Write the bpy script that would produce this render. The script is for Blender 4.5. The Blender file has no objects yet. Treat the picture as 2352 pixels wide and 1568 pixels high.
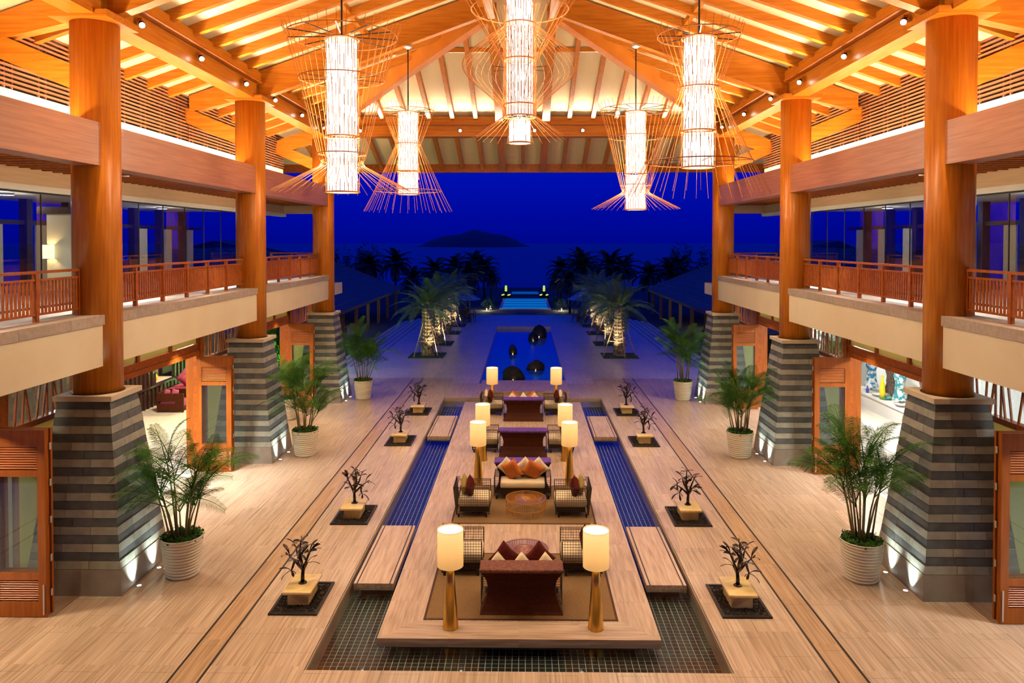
import bpy, math, random
from mathutils import Vector, Matrix
R = math.radians
random.seed(7)
scn = bpy.context.scene
col = scn.collection
# ------------------------------------------------------------------ camera
cam_d = bpy.data.cameras.new('camera'); cam = bpy.data.objects.new('camera', cam_d); col.objects.link(cam)
cam.location = (0.11, 0.0, 7.0)
cam.rotation_euler = (R(90 - 1.1), 0, R(0.8))
cam_d.sensor_width = 36.0; cam_d.lens = 36.0 * 1700 / 2352
cam_d.shift_x = -0.00266; cam_d.shift_y = -0.08434
cam_d.clip_start = 0.05; cam_d.clip_end = 30000
scn.camera = cam
# ------------------------------------------------------------------ view + sky
vs = scn.view_settings
vs.view_transform = 'Standard'; vs.look = 'None'; vs.gamma = 1.0; vs.exposure = 0.0; vs.use_curve_mapping = False
W = bpy.data.worlds.new('dusk_sky'); scn.world = W; W.use_nodes = True
nt = W.node_tree; nt.nodes.clear()
def nn(t, k, **kw):
    n = t.nodes.new(k)
    for a, b in kw.items(): setattr(n, a, b)
    return n
tc = nn(nt, 'ShaderNodeTexCoord'); sx = nn(nt, 'ShaderNodeSeparateXYZ'); cr = nn(nt, 'ShaderNodeValToRGB')
bg = nn(nt, 'ShaderNodeBackground'); wo = nn(nt, 'ShaderNodeOutputWorld')
nt.links.new(tc.outputs['Generated'], sx.inputs[0]); nt.links.new(sx.outputs['Z'], cr.inputs[0])
nt.links.new(cr.outputs[0], bg.inputs[0]); nt.links.new(bg.outputs[0], wo.inputs[0])
e = cr.color_ramp.elements
e[0].position = 0.0; e[0].color = (0.0, 0.002, 0.26, 1)
e[1].position = 1.0; e[1].color = (0.003, 0.045, 0.50, 1)
for p_, c_ in ((0.03, (0.0, 0.0025, 0.33, 1)), (0.12, (0.0, 0.006, 0.49, 1)), (0.4, (0.001, 0.022, 0.49, 1))):
    q = e.new(p_); q.color = c_
bg.inputs[1].default_value = 1.0
scn.cycles.max_bounces = 5; scn.cycles.diffuse_bounces = 2; scn.cycles.glossy_bounces = 2
scn.cycles.use_adaptive_sampling = True; scn.cycles.use_light_tree = True; scn.cycles.adaptive_threshold = 0.3; scn.cycles.time_limit = 1100; scn.cycles.adaptive_min_samples = 16
scn.cycles.transmission_bounces = 2; scn.cycles.transparent_max_bounces = 10
scn.cycles.sample_clamp_indirect = 4.0; scn.cycles.caustics_reflective = False; scn.cycles.caustics_refractive = False

# light levels (all lamps below take their strength from here)
LV = dict(spot=900.0, cove=150.0, attic=620.0, chand=165.0, bulb=1.45, uplight=190.0, interior=450.0, palm=420.0, aisle=230.0, endcove=170.0, gallery=55.0, upper=32.0)
WARM = (1.0, 0.78, 0.50); AMBER = (1.0, 0.66, 0.30); WHITE = (1.0, 0.96, 0.88); COOL = (0.80, 1.0, 0.90)

# ------------------------------------------------------------------ materials
MATS = {}
def mat(name, c1, c2=None, sc=(1, 1, 1), scale=4.0, detail=3.0, lo=.35, hi=.65, rough=.5, metal=0.0, bump=0.0, spec=.5, rnd=0.0,
        cell=None, coat=0.0, emit=None, estr=0.0, sheen=0.0):
    m = bpy.data.materials.new(name); m.use_nodes = True; t = m.node_tree; L = t.links
    b = t.nodes['Principled BSDF']
    b.inputs['Roughness'].default_value = rough; b.inputs['Metallic'].default_value = metal
    b.inputs['Specular IOR Level'].default_value = spec; b.inputs['Coat Weight'].default_value = coat
    b.inputs['Coat Roughness'].default_value = 0.15
    if sheen: b.inputs['Sheen Weight'].default_value = sheen
    b.inputs['Base Color'].default_value = (*c1, 1)
    out = None
    if c2 is not None:
        g = nn(t, 'ShaderNodeNewGeometry'); mp = nn(t, 'ShaderNodeMapping'); mp.inputs['Scale'].default_value = sc
        nz = nn(t, 'ShaderNodeTexNoise'); nz.inputs['Scale'].default_value = scale; nz.inputs['Detail'].default_value = detail
        L.new(g.outputs['Position'], mp.inputs[0]); L.new(mp.outputs[0], nz.inputs['Vector'])
        vecout = mp.outputs[0]
        if cell or rnd:
            # shift the figure from piece to piece
            ad = nn(t, 'ShaderNodeVectorMath', operation='ADD')
            oi = nn(t, 'ShaderNodeObjectInfo')
            if cell:
                dv = nn(t, 'ShaderNodeVectorMath', operation='DIVIDE'); dv.inputs[1].default_value = cell
                fl = nn(t, 'ShaderNodeVectorMath', operation='FLOOR'); wn = nn(t, 'ShaderNodeTexWhiteNoise', noise_dimensions='3D')
                L.new(g.outputs['Position'], dv.inputs[0]); L.new(dv.outputs[0], fl.inputs[0]); L.new(fl.outputs[0], wn.inputs['Vector'])
                rv = wn.outputs['Value']
            else: rv = oi.outputs['Random']
            ml = nn(t, 'ShaderNodeMath', operation='MULTIPLY'); ml.inputs[1].default_value = 37.0
            L.new(rv, ml.inputs[0]); L.new(mp.outputs[0], ad.inputs[0]); L.new(ml.outputs[0], ad.inputs[1]); L.new(ad.outputs[0], nz.inputs['Vector'])
        rp = nn(t, 'ShaderNodeValToRGB'); rp.color_ramp.elements[0].position = lo; rp.color_ramp.elements[1].position = hi
        rp.color_ramp.elements[0].color = (*c1, 1); rp.color_ramp.elements[1].color = (*c2, 1)
        L.new(nz.outputs['Fac'], rp.inputs[0]); out = rp.outputs[0]
        if cell or rnd:
            hv = nn(t, 'ShaderNodeHueSaturation'); mr = nn(t, 'ShaderNodeMapRange')
            mr.inputs['To Min'].default_value = 1 - (rnd or .12); mr.inputs['To Max'].default_value = 1 + (rnd or .12)
            L.new(rv, mr.inputs['Value']); L.new(mr.outputs[0], hv.inputs['Value']); L.new(out, hv.inputs['Color']); out = hv.outputs[0]
        L.new(out, b.inputs['Base Color'])
        if bump:
            bp = nn(t, 'ShaderNodeBump'); bp.inputs['Strength'].default_value = bump; bp.inputs['Distance'].default_value = .02
            L.new(nz.outputs['Fac'], bp.inputs['Height']); L.new(bp.outputs[0], b.inputs['Normal'])
    if emit:
        b.inputs['Emission Color'].default_value = (*emit, 1); b.inputs['Emission Strength'].default_value = estr
    MATS[name] = m
    return m
WOODA, WOODB = (0.59, 0.195, 0.012), (0.45, 0.120, 0.005)
for ax, s in (('x', (.35, 6, 6)), ('y', (6, .35, 6)), ('z', (6, 6, .3))):
    mat('wood_' + ax, WOODA, WOODB, sc=s, scale=3.0, detail=5, rough=.40, coat=.12, spec=.35, rnd=.07)
mat('wood_hip', (0.57, 0.172, 0.011), (0.49, 0.128, 0.007), sc=(1, 1, 1), scale=1.2, detail=4, rough=.42, spec=.3)
mat('wood_veneer_y', (0.44, 0.165, 0.075), (0.36, 0.115, 0.050), sc=(6, .3, 8), scale=3, rough=.45, coat=.1)
mat('wood_red', (0.42, 0.105, 0.010), (0.31, 0.066, 0.005), sc=(3, 3, 3), scale=3, rough=.45, coat=.06, spec=.3, rnd=.06)
mat('wood_door', (0.36, 0.100, 0.009), (0.28, 0.070, 0.005), sc=(5, 5, .4), scale=3, rough=.42, coat=.08, spec=.3, rnd=.05)
mat('wood_dark', (0.040, 0.014, 0.007), (0.022, 0.008, 0.004), sc=(4, 4, .5), scale=3, rough=.45)
mat('slat_wood', (0.42, 0.17, 0.08), (0.34, 0.12, 0.05), sc=(5, .3, 5), scale=3, rough=.5)
mat('slat_lit', (0.62, 0.20, 0.05), (0.54, 0.16, 0.035), sc=(.5, 5, 5), scale=3, rough=.5)  # door louvre slats, colour lightened for the light they catch
mat('woven_panel', (0.80, 0.60, 0.35), (0.70, 0.50, 0.27), sc=(14, 14, 14), scale=3, detail=4, rough=.8, bump=.15)
mat('cream_plaster', (0.80, 0.67, 0.47), (0.77, 0.63, 0.43), scale=1.2, rough=.8)
mat('white_plaster', (0.82, 0.78, 0.70), (0.78, 0.74, 0.66), scale=1.5, rough=.8)
mat('pale_wood_band', (0.72, 0.48, 0.28), (0.66, 0.42, 0.23), sc=(5, .3, 5), scale=3, rough=.6)
mat('granite', (0.42, 0.335, 0.275), (0.35, 0.275, 0.225), scale=9, detail=6, rough=.65, rnd=.08)
mat('slab_stone', (0.66, 0.53, 0.38), (0.58, 0.46, 0.33), scale=3, detail=5, rough=.6)
mat('brick_light', (0.375, 0.365, 0.315), (0.285, 0.275, 0.235), scale=4, detail=6, rough=.7, bump=.25, rnd=.12)
mat('brick_dark', (0.070, 0.080, 0.088), (0.115, 0.124, 0.128), scale=4, detail=6, rough=.6, bump=.25, rnd=.18)
mat('mortar', (0.25, 0.205, 0.16), (0.20, 0.165, 0.13), scale=6, rough=.85)
mat('plinth_stone', (0.30, 0.255, 0.215), (0.23, 0.195, 0.17), scale=2.5, detail=6, rough=.6)
FA, FB = (0.54, 0.40, 0.297), (0.285, 0.188, 0.124)
mat('floor_stone', FA, FB, sc=(8.0, .22, 1), scale=3.2, detail=5, lo=.34, hi=.74, rough=.30, spec=.5, cell=(.614, 1.2, 50), rnd=.07)
mat('floor_strip', (0.50, 0.335, 0.215), (0.32, 0.19, 0.11), sc=(8, .22, 1), scale=3.2, detail=5, rough=.28, cell=(9, 1.6, 50), rnd=.07)
mat('floor_inner', (0.78, 0.72, 0.64), (0.66, 0.59, 0.50), sc=(4, .4, 1), scale=3, detail=5, rough=.3, cell=(.9, 1.8, 50), rnd=.04)
mat('platform_stone', (0.55, 0.39, 0.28), (0.33, 0.21, 0.135), sc=(6, .4, 6), scale=3, detail=5, lo=.36, hi=.72, rough=.33, rnd=.07)
mat('platform_stone_cross', (0.55, 0.39, 0.28), (0.33, 0.21, 0.135), sc=(.4, 6, 6), scale=3, detail=5, lo=.36, hi=.72, rough=.33, rnd=.05)
mat('terrace_stone', (0.62, 0.52, 0.44), (0.50, 0.41, 0.34), sc=(3, .4, 1), scale=3, detail=5, rough=.28, cell=(1.2, 1.2, 50), rnd=.07)
mat('joint', (0.24, 0.16, 0.10), rough=.9)
mat('drain_black', (0.018, 0.012, 0.010), rough=.5)
mat('pool_tile', (0.014, 0.020, 0.018), (0.03, 0.036, 0.030), scale=3, rough=.25, rnd=.25)
mat('pool_grout', (0.42, 0.41, 0.36), rough=.8)
mat('pool_wall', (0.42, 0.31, 0.22), (0.32, 0.23, 0.16), sc=(.5, .5, 3), scale=3, rough=.5)
mat('pool_blue', (0.03, 0.55, 0.85), (0.02, 0.45, 0.75), scale=2, rough=.4)
mat('pool_shell', (0.035, 0.024, 0.02), (0.02, 0.014, 0.012), scale=3, rough=.5)
mat('gold', (0.75, 0.46, 0.10), (0.66, 0.38, 0.075), sc=(8, 8, .6), scale=2, rough=.30, metal=1.0)
mat('bronze', (0.050, 0.030, 0.022), (0.028, 0.018, 0.014), scale=8, rough=.22, metal=.75)
mat('black_metal', (0.012, 0.010, 0.009), rough=.45)
mat('wire_brown', (0.030, 0.017, 0.010), rough=.5)
mat('steel', (0.72, 0.69, 0.64), rough=.45, metal=.6)
mat('rod_dark', (0.035, 0.028, 0.025), rough=.4, metal=.5)
mat('wire_orange', (0.62, 0.22, 0.05), rough=.45)
mat('wire_gold', (0.58, 0.27, 0.05), rough=.4)
mat('wire_brown_orange', (0.40, 0.13, 0.035), rough=.45)
mat('leather', (0.060, 0.013, 0.004), (0.044, 0.009, 0.003), scale=20, rough=.55, bump=.1, spec=.14)
mat('velvet_brown', (0.20, 0.065, 0.025), (0.085, 0.020, 0.030), scale=18, detail=6, lo=.35, hi=.65, rough=.7)
mat('velvet_purple', (0.11, 0.028, 0.34), (0.05, 0.010, 0.20), scale=10, detail=5, lo=.4, hi=.6, rough=.6)
mat('fabric_cream', (0.76, 0.62, 0.42), (0.72, 0.58, 0.38), scale=30, rough=.85)
mat('fabric_orange', (0.52, 0.135, 0.015), (0.46, 0.11, 0.012), scale=20, rough=.8)
mat('fabric_burgundy', (0.085, 0.007, 0.005), (0.062, 0.005, 0.004), scale=20, rough=.8, spec=.15)
mat('fabric_olive', (0.36, 0.25, 0.05), (0.30, 0.20, 0.04), scale=20, rough=.8)
mat('fabric_pink', (0.60, 0.10, 0.17), (0.52, 0.075, 0.14), scale=20, rough=.8)
mat('fabric_plum', (0.34, 0.06, 0.13), (0.28, 0.045, 0.10), scale=20, rough=.8)
mat('rug', (0.19, 0.105, 0.038), (0.155, 0.082, 0.029), scale=40, rough=.95, bump=.2)
mat('rug_border', (0.055, 0.02, 0.010), rough=.95)
mat('pot_cream', (0.80, 0.73, 0.56), (0.76, 0.68, 0.51), scale=2, rough=.4, coat=.2)
mat('gravel_black', (0.014, 0.010, 0.008), (0.035, 0.024, 0.018), scale=40, rough=.8, spec=.15, rnd=.2)
mat('marble_yellow', (0.78, 0.58, 0.26), (0.68, 0.46, 0.17), scale=5, detail=6, rough=.3, coat=.3)
mat('frond', (0.038, 0.135, 0.005), (0.020, 0.075, 0.003), scale=3, rough=.6, spec=.2, rnd=.15)
mat('frond_pale', (0.09, 0.16, 0.03), (0.05, 0.10, 0.02), scale=3, rough=.45)
mat('stem', (0.16, 0.17, 0.06), (0.22, 0.15, 0.06), sc=(1, 1, 6), scale=4, rough=.5)
mat('date_frond', (0.095, 0.17, 0.075), (0.06, 0.115, 0.045), scale=2, rough=.5, rnd=.12)
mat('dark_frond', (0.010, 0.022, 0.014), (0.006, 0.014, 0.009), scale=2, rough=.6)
mat('palm_bark', (0.42, 0.31, 0.19), (0.10, 0.065, 0.035), sc=(1, 1, 1), scale=7, detail=3, rough=.85)
mat('pole_wood', (0.42, 0.28, 0.17), rough=.7)
mat('grass', (0.035, 0.085, 0.018), (0.02, 0.05, 0.01), scale=20, rough=.9)
mat('rock', (0.022, 0.022, 0.025), (0.010, 0.010, 0.012), scale=5, detail=6, rough=.75, spec=.2, bump=.6)
mat('roof_tile', (0.075, 0.078, 0.085), (0.05, 0.052, 0.058), scale=3, rough=.6)
mat('roof_ridge', (0.11, 0.115, 0.12), rough=.6)
mat('pavilion_post', (0.14, 0.055, 0.025), (0.10, 0.035, 0.015), sc=(4, 4, .5), scale=3, rough=.6)
mat('sea', (0.002, 0.006, 0.05), (0.002, 0.010, 0.07), sc=(.004, .02, 1), scale=1, rough=.30, spec=.5)
mat('island', (0.035, 0.05, 0.13), (0.03, 0.04, 0.11), scale=.02, rough=.95)
mat('ground_dark', (0.03, 0.035, 0.04), (0.02, 0.025, 0.03), scale=.6, rough=.9)
mat('canvas_blue', (0.34, 0.36, 0.42), rough=.8)
mat('porcelain', (0.8, 0.8, 0.78), rough=.3)
mat('shop_white', (0.80, 0.82, 0.80), rough=.6)
mat('cloth_blue', (0.02, 0.20, 0.42), (0.75, 0.80, 0.80), scale=5, lo=.45, hi=.55, rough=.8)
mat('cloth_dark', (0.05, 0.03, 0.025), (0.14, 0.10, 0.08), scale=25, rough=.8)
mat('cloth_teal', (0.02, 0.22, 0.28), (0.65, 0.75, 0.70), scale=6, lo=.45, hi=.55, rough=.8)
mat('cloth_yellow', (0.80, 0.62, 0.02), rough=.7)
mat('glass_green', (0.10, 0.45, 0.38), rough=.1)
mat('bulb_blue', (0.03, 0.06, 0.35), rough=.2)
def emis(name, c, s):
    m = bpy.data.materials.new(name); m.use_nodes = True; t = m.node_tree; t.nodes.clear()
    em = nn(t, 'ShaderNodeEmission'); o = nn(t, 'ShaderNodeOutputMaterial'); em.inputs[0].default_value = (*c, 1); em.inputs[1].default_value = s
    t.links.new(em.outputs[0], o.inputs[0]); MATS[name] = m
def crystal(name):
    m = bpy.data.materials.new(name); m.use_nodes = True; t = m.node_tree; t.nodes.clear(); L = t.links
    tr = nn(t, 'ShaderNodeBsdfTransparent'); tr.inputs[0].default_value = (.62, .60, .56, 1)
    em = nn(t, 'ShaderNodeEmission'); em.inputs[0].default_value = (1.0, 0.92, 0.80, 1); em.inputs[1].default_value = 1.0
    ad = nn(t, 'ShaderNodeAddShader'); o = nn(t, 'ShaderNodeOutputMaterial'); L.new(tr.outputs[0], ad.inputs[0]); L.new(em.outputs[0], ad.inputs[1]); L.new(ad.outputs[0], o.inputs[0]); MATS[name] = m
crystal('crystal_glow')
emis('lamp_lens', (1.0, 0.90, 0.72), 18.0)
emis('cove_tube', (1.0, 0.80, 0.52), 3.0)
emis('up_lens', (0.9, 1.0, 0.95), 30.0)
emis('shade_top_glow', (1.0, 0.92, 0.72), 3.2)
emis('pool_glow', (0.001, 0.065, 0.36), 1.0)
emis('pool_glow_bright', (0.002, 0.14, 0.52), 1.0)
emis('finial_glow', (0.60, 0.85, 0.10), 1.0)
emis('candle_glow', (1.0, 0.7, 0.35), 5.0)
emis('sconce_glow', (1.0, 0.82, 0.45), 2.2)
emis('cool_lamp', (0.55, 0.9, 1.0), 12.0)
emis('shop_light', (1.0, 0.97, 0.90), 4.0)
def glassmat(name, tint, gl, rough=.02, fac=0.0, ior=1.5):
    m = bpy.data.materials.new(name); m.use_nodes = True; t = m.node_tree; t.nodes.clear(); L = t.links
    tr = nn(t, 'ShaderNodeBsdfTransparent'); tr.inputs[0].default_value = (*tint, 1)
    g = nn(t, 'ShaderNodeBsdfGlossy'); g.inputs[0].default_value = (*gl, 1); g.inputs['Roughness'].default_value = rough
    fr = nn(t, 'ShaderNodeFresnel'); fr.inputs[0].default_value = ior
    mx = nn(t, 'ShaderNodeMixShader'); o = nn(t, 'ShaderNodeOutputMaterial')
    ad = nn(t, 'ShaderNodeMath', operation='ADD', use_clamp=True); ad.inputs[1].default_value = fac
    gm_ = nn(t, 'ShaderNodeNewGeometry'); iv = nn(t, 'ShaderNodeMath', operation='SUBTRACT'); iv.inputs[0].default_value = 1.0; mu = nn(t, 'ShaderNodeMath', operation='MULTIPLY')
    L.new(gm_.outputs['Backfacing'], iv.inputs[1]); L.new(fr.outputs[0], ad.inputs[0]); L.new(ad.outputs[0], mu.inputs[0]); L.new(iv.outputs[0], mu.inputs[1]); L.new(mu.outputs[0], mx.inputs[0]); L.new(tr.outputs[0], mx.inputs[1]); L.new(g.outputs[0], mx.inputs[2]); L.new(mx.outputs[0], o.inputs[0])
    MATS[name] = m; return m
glassmat('glass', (0.84, 0.90, 0.94), (0.9, 0.9, 0.9), .01, .07)
glassmat('glass_door', (0.90, 0.96, 0.94), (0.9, 0.95, 0.95), .02, .06)
glassmat('water', (0.80, 0.86, 0.90), (0.9, 0.95, 1.0), .03, .01, 1.36)
glassmat('water_deep', (0.62, 0.70, 0.78), (0.9, 0.95, 1.0), .06, .02, 1.36)
glassmat('glass_table', (0.92, 0.90, 0.92), (0.9, 0.9, 0.9), .02, .0, 1.25)
def translucent(name, c, mixf, estr=0.0, ecol=(1, 1, 1)):
    m = bpy.data.materials.new(name); m.use_nodes = True; t = m.node_tree; t.nodes.clear(); L = t.links
    d = nn(t, 'ShaderNodeBsdfDiffuse'); d.inputs[0].default_value = (*c, 1)
    tr = nn(t, 'ShaderNodeBsdfTranslucent'); tr.inputs[0].default_value = (*c, 1)
    mx = nn(t, 'ShaderNodeMixShader'); mx.inputs[0].default_value = mixf
    o = nn(t, 'ShaderNodeOutputMaterial'); L.new(d.outputs[0], mx.inputs[1]); L.new(tr.outputs[0], mx.inputs[2])
    if estr:
        em = nn(t, 'ShaderNodeEmission'); em.inputs[0].default_value = (*ecol, 1); em.inputs[1].default_value = estr
        ad = nn(t, 'ShaderNodeAddShader'); L.new(mx.outputs[0], ad.inputs[0]); L.new(em.outputs[0], ad.inputs[1]); L.new(ad.outputs[0], o.inputs[0])
    else: L.new(mx.outputs[0], o.inputs[0])
    MATS[name] = m
translucent('lamp_shade', (0.80, 0.63, 0.38), .5, .27, (1.0, 0.54, 0.16))
translucent('frosted_pane', (0.62, 0.55, 0.26), .6)
translucent('sheer_curtain', (0.75, 0.80, 0.76), .5)

# ------------------------------------------------------------------ mesh helpers
class MB:
    def __init__(s): s.v = []; s.f = []
    def add(s, vs, fs):
        o = len(s.v); s.v += [tuple(p) for p in vs]; s.f += [tuple(i + o for i in f) for f in fs]; return s
    def box(s, x0, x1, y0, y1, z0, z1):
        x0, x1 = sorted((x0, x1)); y0, y1 = sorted((y0, y1)); z0, z1 = sorted((z0, z1))
        return s.add([(x0, y0, z0), (x1, y0, z0), (x1, y1, z0), (x0, y1, z0), (x0, y0, z1), (x1, y0, z1), (x1, y1, z1), (x0, y1, z1)],
                     [(3, 2, 1, 0), (4, 5, 6, 7), (0, 1, 5, 4), (1, 2, 6, 5), (2, 3, 7, 6), (3, 0, 4, 7)])
    def bar(s, p, q, w, h, up=(0, 0, 1)):
        p, q, up = Vector(p), Vector(q), Vector(up); d = (q - p).normalized(); r = d.cross(up)
        if r.length < 1e-4: r = d.cross(Vector((1, 0, 0)))
        r.normalize(); u = r.cross(d); a, b = r * w / 2, u * h / 2
        return s.add([p - a - b, p + a - b, p + a + b, p - a + b, q - a - b, q + a - b, q + a + b, q - a + b],
                     [(3, 2, 1, 0), (4, 5, 6, 7), (0, 1, 5, 4), (1, 2, 6, 5), (2, 3, 7, 6), (3, 0, 4, 7)])
    def tube(s, pts, rad, n=6, cap=True):
        pts = [Vector(p) for p in pts]; rad = rad if isinstance(rad, (list, tuple)) else [rad] * len(pts)
        o = len(s.v); ref = None
        for i, p in enumerate(pts):
            d = (pts[min(i + 1, len(pts) - 1)] - pts[max(i - 1, 0)]).normalized()
            if ref is None: ref = d.orthogonal().normalized()
            ref = (ref - d * ref.dot(d)); ref = ref.normalized() if ref.length > 1e-6 else d.orthogonal().normalized()
            b = d.cross(ref)
            for k in range(n):
                a = 2 * math.pi * k / n; s.v.append(tuple(p + (ref * math.cos(a) + b * math.sin(a)) * rad[i]))
        for i in range(len(pts) - 1):
            for k in range(n):
                k2 = (k + 1) % n; s.f.append((o + i * n + k, o + i * n + k2, o + (i + 1) * n + k2, o + (i + 1) * n + k))
        if cap:
            s.f.append(tuple(o + k for k in reversed(range(n)))); s.f.append(tuple(o + (len(pts) - 1) * n + k for k in range(n)))
        return s
    def lathe(s, prof, n=24, c=(0, 0, 0), capb=True, capt=True):
        o = len(s.v)
        for r, z in prof:
            for k in range(n):
                a = 2 * math.pi * k / n; s.v.append((c[0] + r * math.cos(a), c[1] + r * math.sin(a), c[2] + z))
        for i in range(len(prof) - 1):
            for k in range(n):
                k2 = (k + 1) % n; s.f.append((o + i * n + k, o + i * n + k2, o + (i + 1) * n + k2, o + (i + 1) * n + k))
        if capb: s.f.append(tuple(o + k for k in reversed(range(n))))
        if capt: s.f.append(tuple(o + (len(prof) - 1) * n + k for k in range(n)))
        return s
    def ring(s, r, z, t, n=32, c=(0, 0)):
        pts = [(c[0] + r * math.cos(2 * math.pi * k / n), c[1] + r * math.sin(2 * math.pi * k / n), z) for k in range(n + 1)]
        return s.tube(pts, t, 5, False)
    def mesh(s, name, m, smooth=False):
        me = bpy.data.meshes.new(name); me.from_pydata(s.v, [], s.f); me.update()
        if m: me.materials.append(MATS[m] if isinstance(m, str) else m)
        if smooth:
            for p in me.polygons: p.use_smooth = True
        return me
    def build(s, name, m, parent=None, smooth=False, **kw):
        return put(name, s.mesh(name, m, smooth), parent, **kw)
def put(name, me, parent=None, loc=None, rot=None, scale=None, kind=None):
    o = bpy.data.objects.new(name, me); col.objects.link(o)
    if parent: o.parent = parent
    if loc: o.location = loc
    if rot: o.rotation_euler = rot
    if scale: o.scale = scale
    if kind: o['kind'] = kind
    return o
def tag(o, label, cat, group=None):
    o['label'] = label; o['category'] = cat
    if group: o['group'] = group
    return o
def thing(name, label, cat, loc=(0, 0, 0), rz=0.0, group=None, scale=None):
    o = bpy.data.objects.new(name, None); col.objects.link(o); o.location = loc; o.rotation_euler = (0, 0, rz); o.empty_display_size = .1
    if scale: o.scale = scale
    o['kind'] = 'thing'
    return tag(o, label, cat, group)
def struct(name, m, mb, label=None):
    o = mb.build(name, m); o['kind'] = 'structure'; o['label'] = label or name.replace('_', ' '); o['category'] = name.split('_')[0]; return o
def dup(root, loc, rz=0.0, label=None, group=None, scale=None):
    r = root.copy(); col.objects.link(r); r.location = loc; r.rotation_euler = (0, 0, rz)
    if scale: r.scale = scale
    if label: r['label'] = label
    if group: r['group'] = group
    for ch in KIDS(root):
        c = ch.copy(); col.objects.link(c); c.parent = r
        for g in KIDS(ch):
            d = g.copy(); col.objects.link(d); d.parent = c
    return r
def KIDS(o): return [c for c in col.objects if c.parent == o] if False else list(o.children)
def lamp(kind, name, parent, loc, energy, color, rot=None, aim=None, size=None, blend=.6, radius=.05, sx=None, sy=None, spread=180):
    d = bpy.data.lights.new(name, kind); d.energy = energy; d.color = color
    if kind == 'SPOT': d.spot_size = size; d.spot_blend = blend; d.shadow_soft_size = radius
    elif kind == 'POINT': d.shadow_soft_size = radius
    elif kind == 'AREA': d.shape = 'RECTANGLE'; d.size = sx; d.size_y = sy; d.spread = R(spread)
    o = bpy.data.objects.new(name, d); col.objects.link(o); o.location = loc
    if parent: o.parent = parent
    if aim is not None: o.rotation_euler = (Vector(aim) - Vector(loc)).to_track_quat('-Z', 'Y').to_euler()
    if rot: o.rotation_euler = rot
    return o
UNIT = {}
def unit(m):
    if m not in UNIT: UNIT[m] = MB().box(-.5, .5, -.5, .5, -.5, .5).mesh('piece_' + m, m)
    return UNIT[m]
def block(name, m, parent, x0, x1, y0, y1, z0, z1, rot=None):
    return put(name, unit(m), parent, ((x0 + x1) / 2, (y0 + y1) / 2, (z0 + z1) / 2), rot, (abs(x1 - x0), abs(y1 - y0), abs(z1 - z0)))

SIDE = {-1: 'left', 1: 'right'}
COLX = 8.82; COLY = [15.33 + 8.68 * k for k in (-1, 0, 1, 2)]     # the first stands beside the viewer, out of view
FACE = 8.52; GW = 9.9; GLX = 12.0; SLX = 10.9
PITCH = .345
def roofz(x): return 12.60 + PITCH * (8.27 - abs(x))
ENDY = 32.69

# ================================================================== STRUCTURE: ground, floor, pools
floor = struct('floor', 'joint', MB().box(-16, -3.5, -6, 37.6, -.6, -.022).box(3.5, 16, -6, 37.6, -.6, -.022).box(-3.5, 3.5, -6, 11.9, -.6, -.022)
               .box(-3.5, 3.5, 32.75, 36.25, -.6, -.022), 'pale streaked stone paved floor of the open hall')
rects = []      # x0,x1,y0,y1,mat
def field(x0, x1, y0, y1, w, l, m, stag=.5):
    n = max(1, round((x1 - x0) / w)); w = (x1 - x0) / n
    for i in range(n):
        y = y0 - (l * stag if i % 2 else 0)
        while y < y1:
            a, b = max(y, y0), min(y + l, y1)
            if b - a > .02: rects.append((x0 + i * w, x0 + (i + 1) * w, a, b, m))
            y += l
for s in (-1, 1):
    S = lambda a, b: sorted((s * a, s * b))
    field(*S(3.5, 5.07), -5, 37.6, .79, 1.2, 'floor_stone')
    field(*S(5.11, 5.55), -5, 37.6, .45, 1.6, 'floor_strip')
    field(*S(5.59, 9.9), -5, 37.6, .614, 1.2, 'floor_stone')
field(-3.5, 3.5, -5, 11.9, .614, 1.2, 'floor_stone')
field(-3.5, 3.5, 32.9, 36.25, .614, 1.2, 'floor_stone')
def vis(r):
    cx, cy = (r[0] + r[1]) / 2, (r[2] + r[3]) / 2
    if cy < 11.2 or abs((cx - .11) / cy) > .70: return 0
    return (r[1] - r[0]) * (r[3] - r[2]) * 7 / cy ** 3
rects.sort(key=vis, reverse=True)
g = .002
for r in rects[:300]: block('paver', r[4], floor, r[0] + g, r[1] - g, r[2] + g, r[3] - g, -.03, 0.0)
for m_ in ('floor_stone', 'floor_strip'):
    mb = MB()
    for r in rects[300:]:
        if r[4] == m_: mb.box(r[0] + g, r[1] - g, r[2] + g, r[3] - g, -.03, 0.0)
    mb.build('far_paving', m_, floor, kind='stuff')
nt_ = 0
for s in (-1, 1):
    for x in (5.09, 5.57):
        nt_ += 1
        struct('trim_%d' % nt_, 'drain_black', MB().box(s * (x - .018), s * (x + .018), -5, 37.6, -.02, .0015), 'thin black slot running along the stone floor')
inner = struct('floor_inside', 'floor_inner', MB().box(-17, -9.9, 6, 36, -.02, .004).box(9.9, 17, 6, 36, -.02, .004), 'pale polished stone floor of the side rooms')
inner.name = 'floor_rooms'
# pale inlaid band in the side rooms
for s in (-1, 1):
    nt_ += 1
    struct('trim_%d' % nt_, 'drain_black', MB().box(s * 11.6, s * 11.63, 6, 36, 0, .006).box(s * 12.2, s * 12.23, 6, 36, 0, .006), 'dark inlaid border lines in the side room floor')

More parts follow.
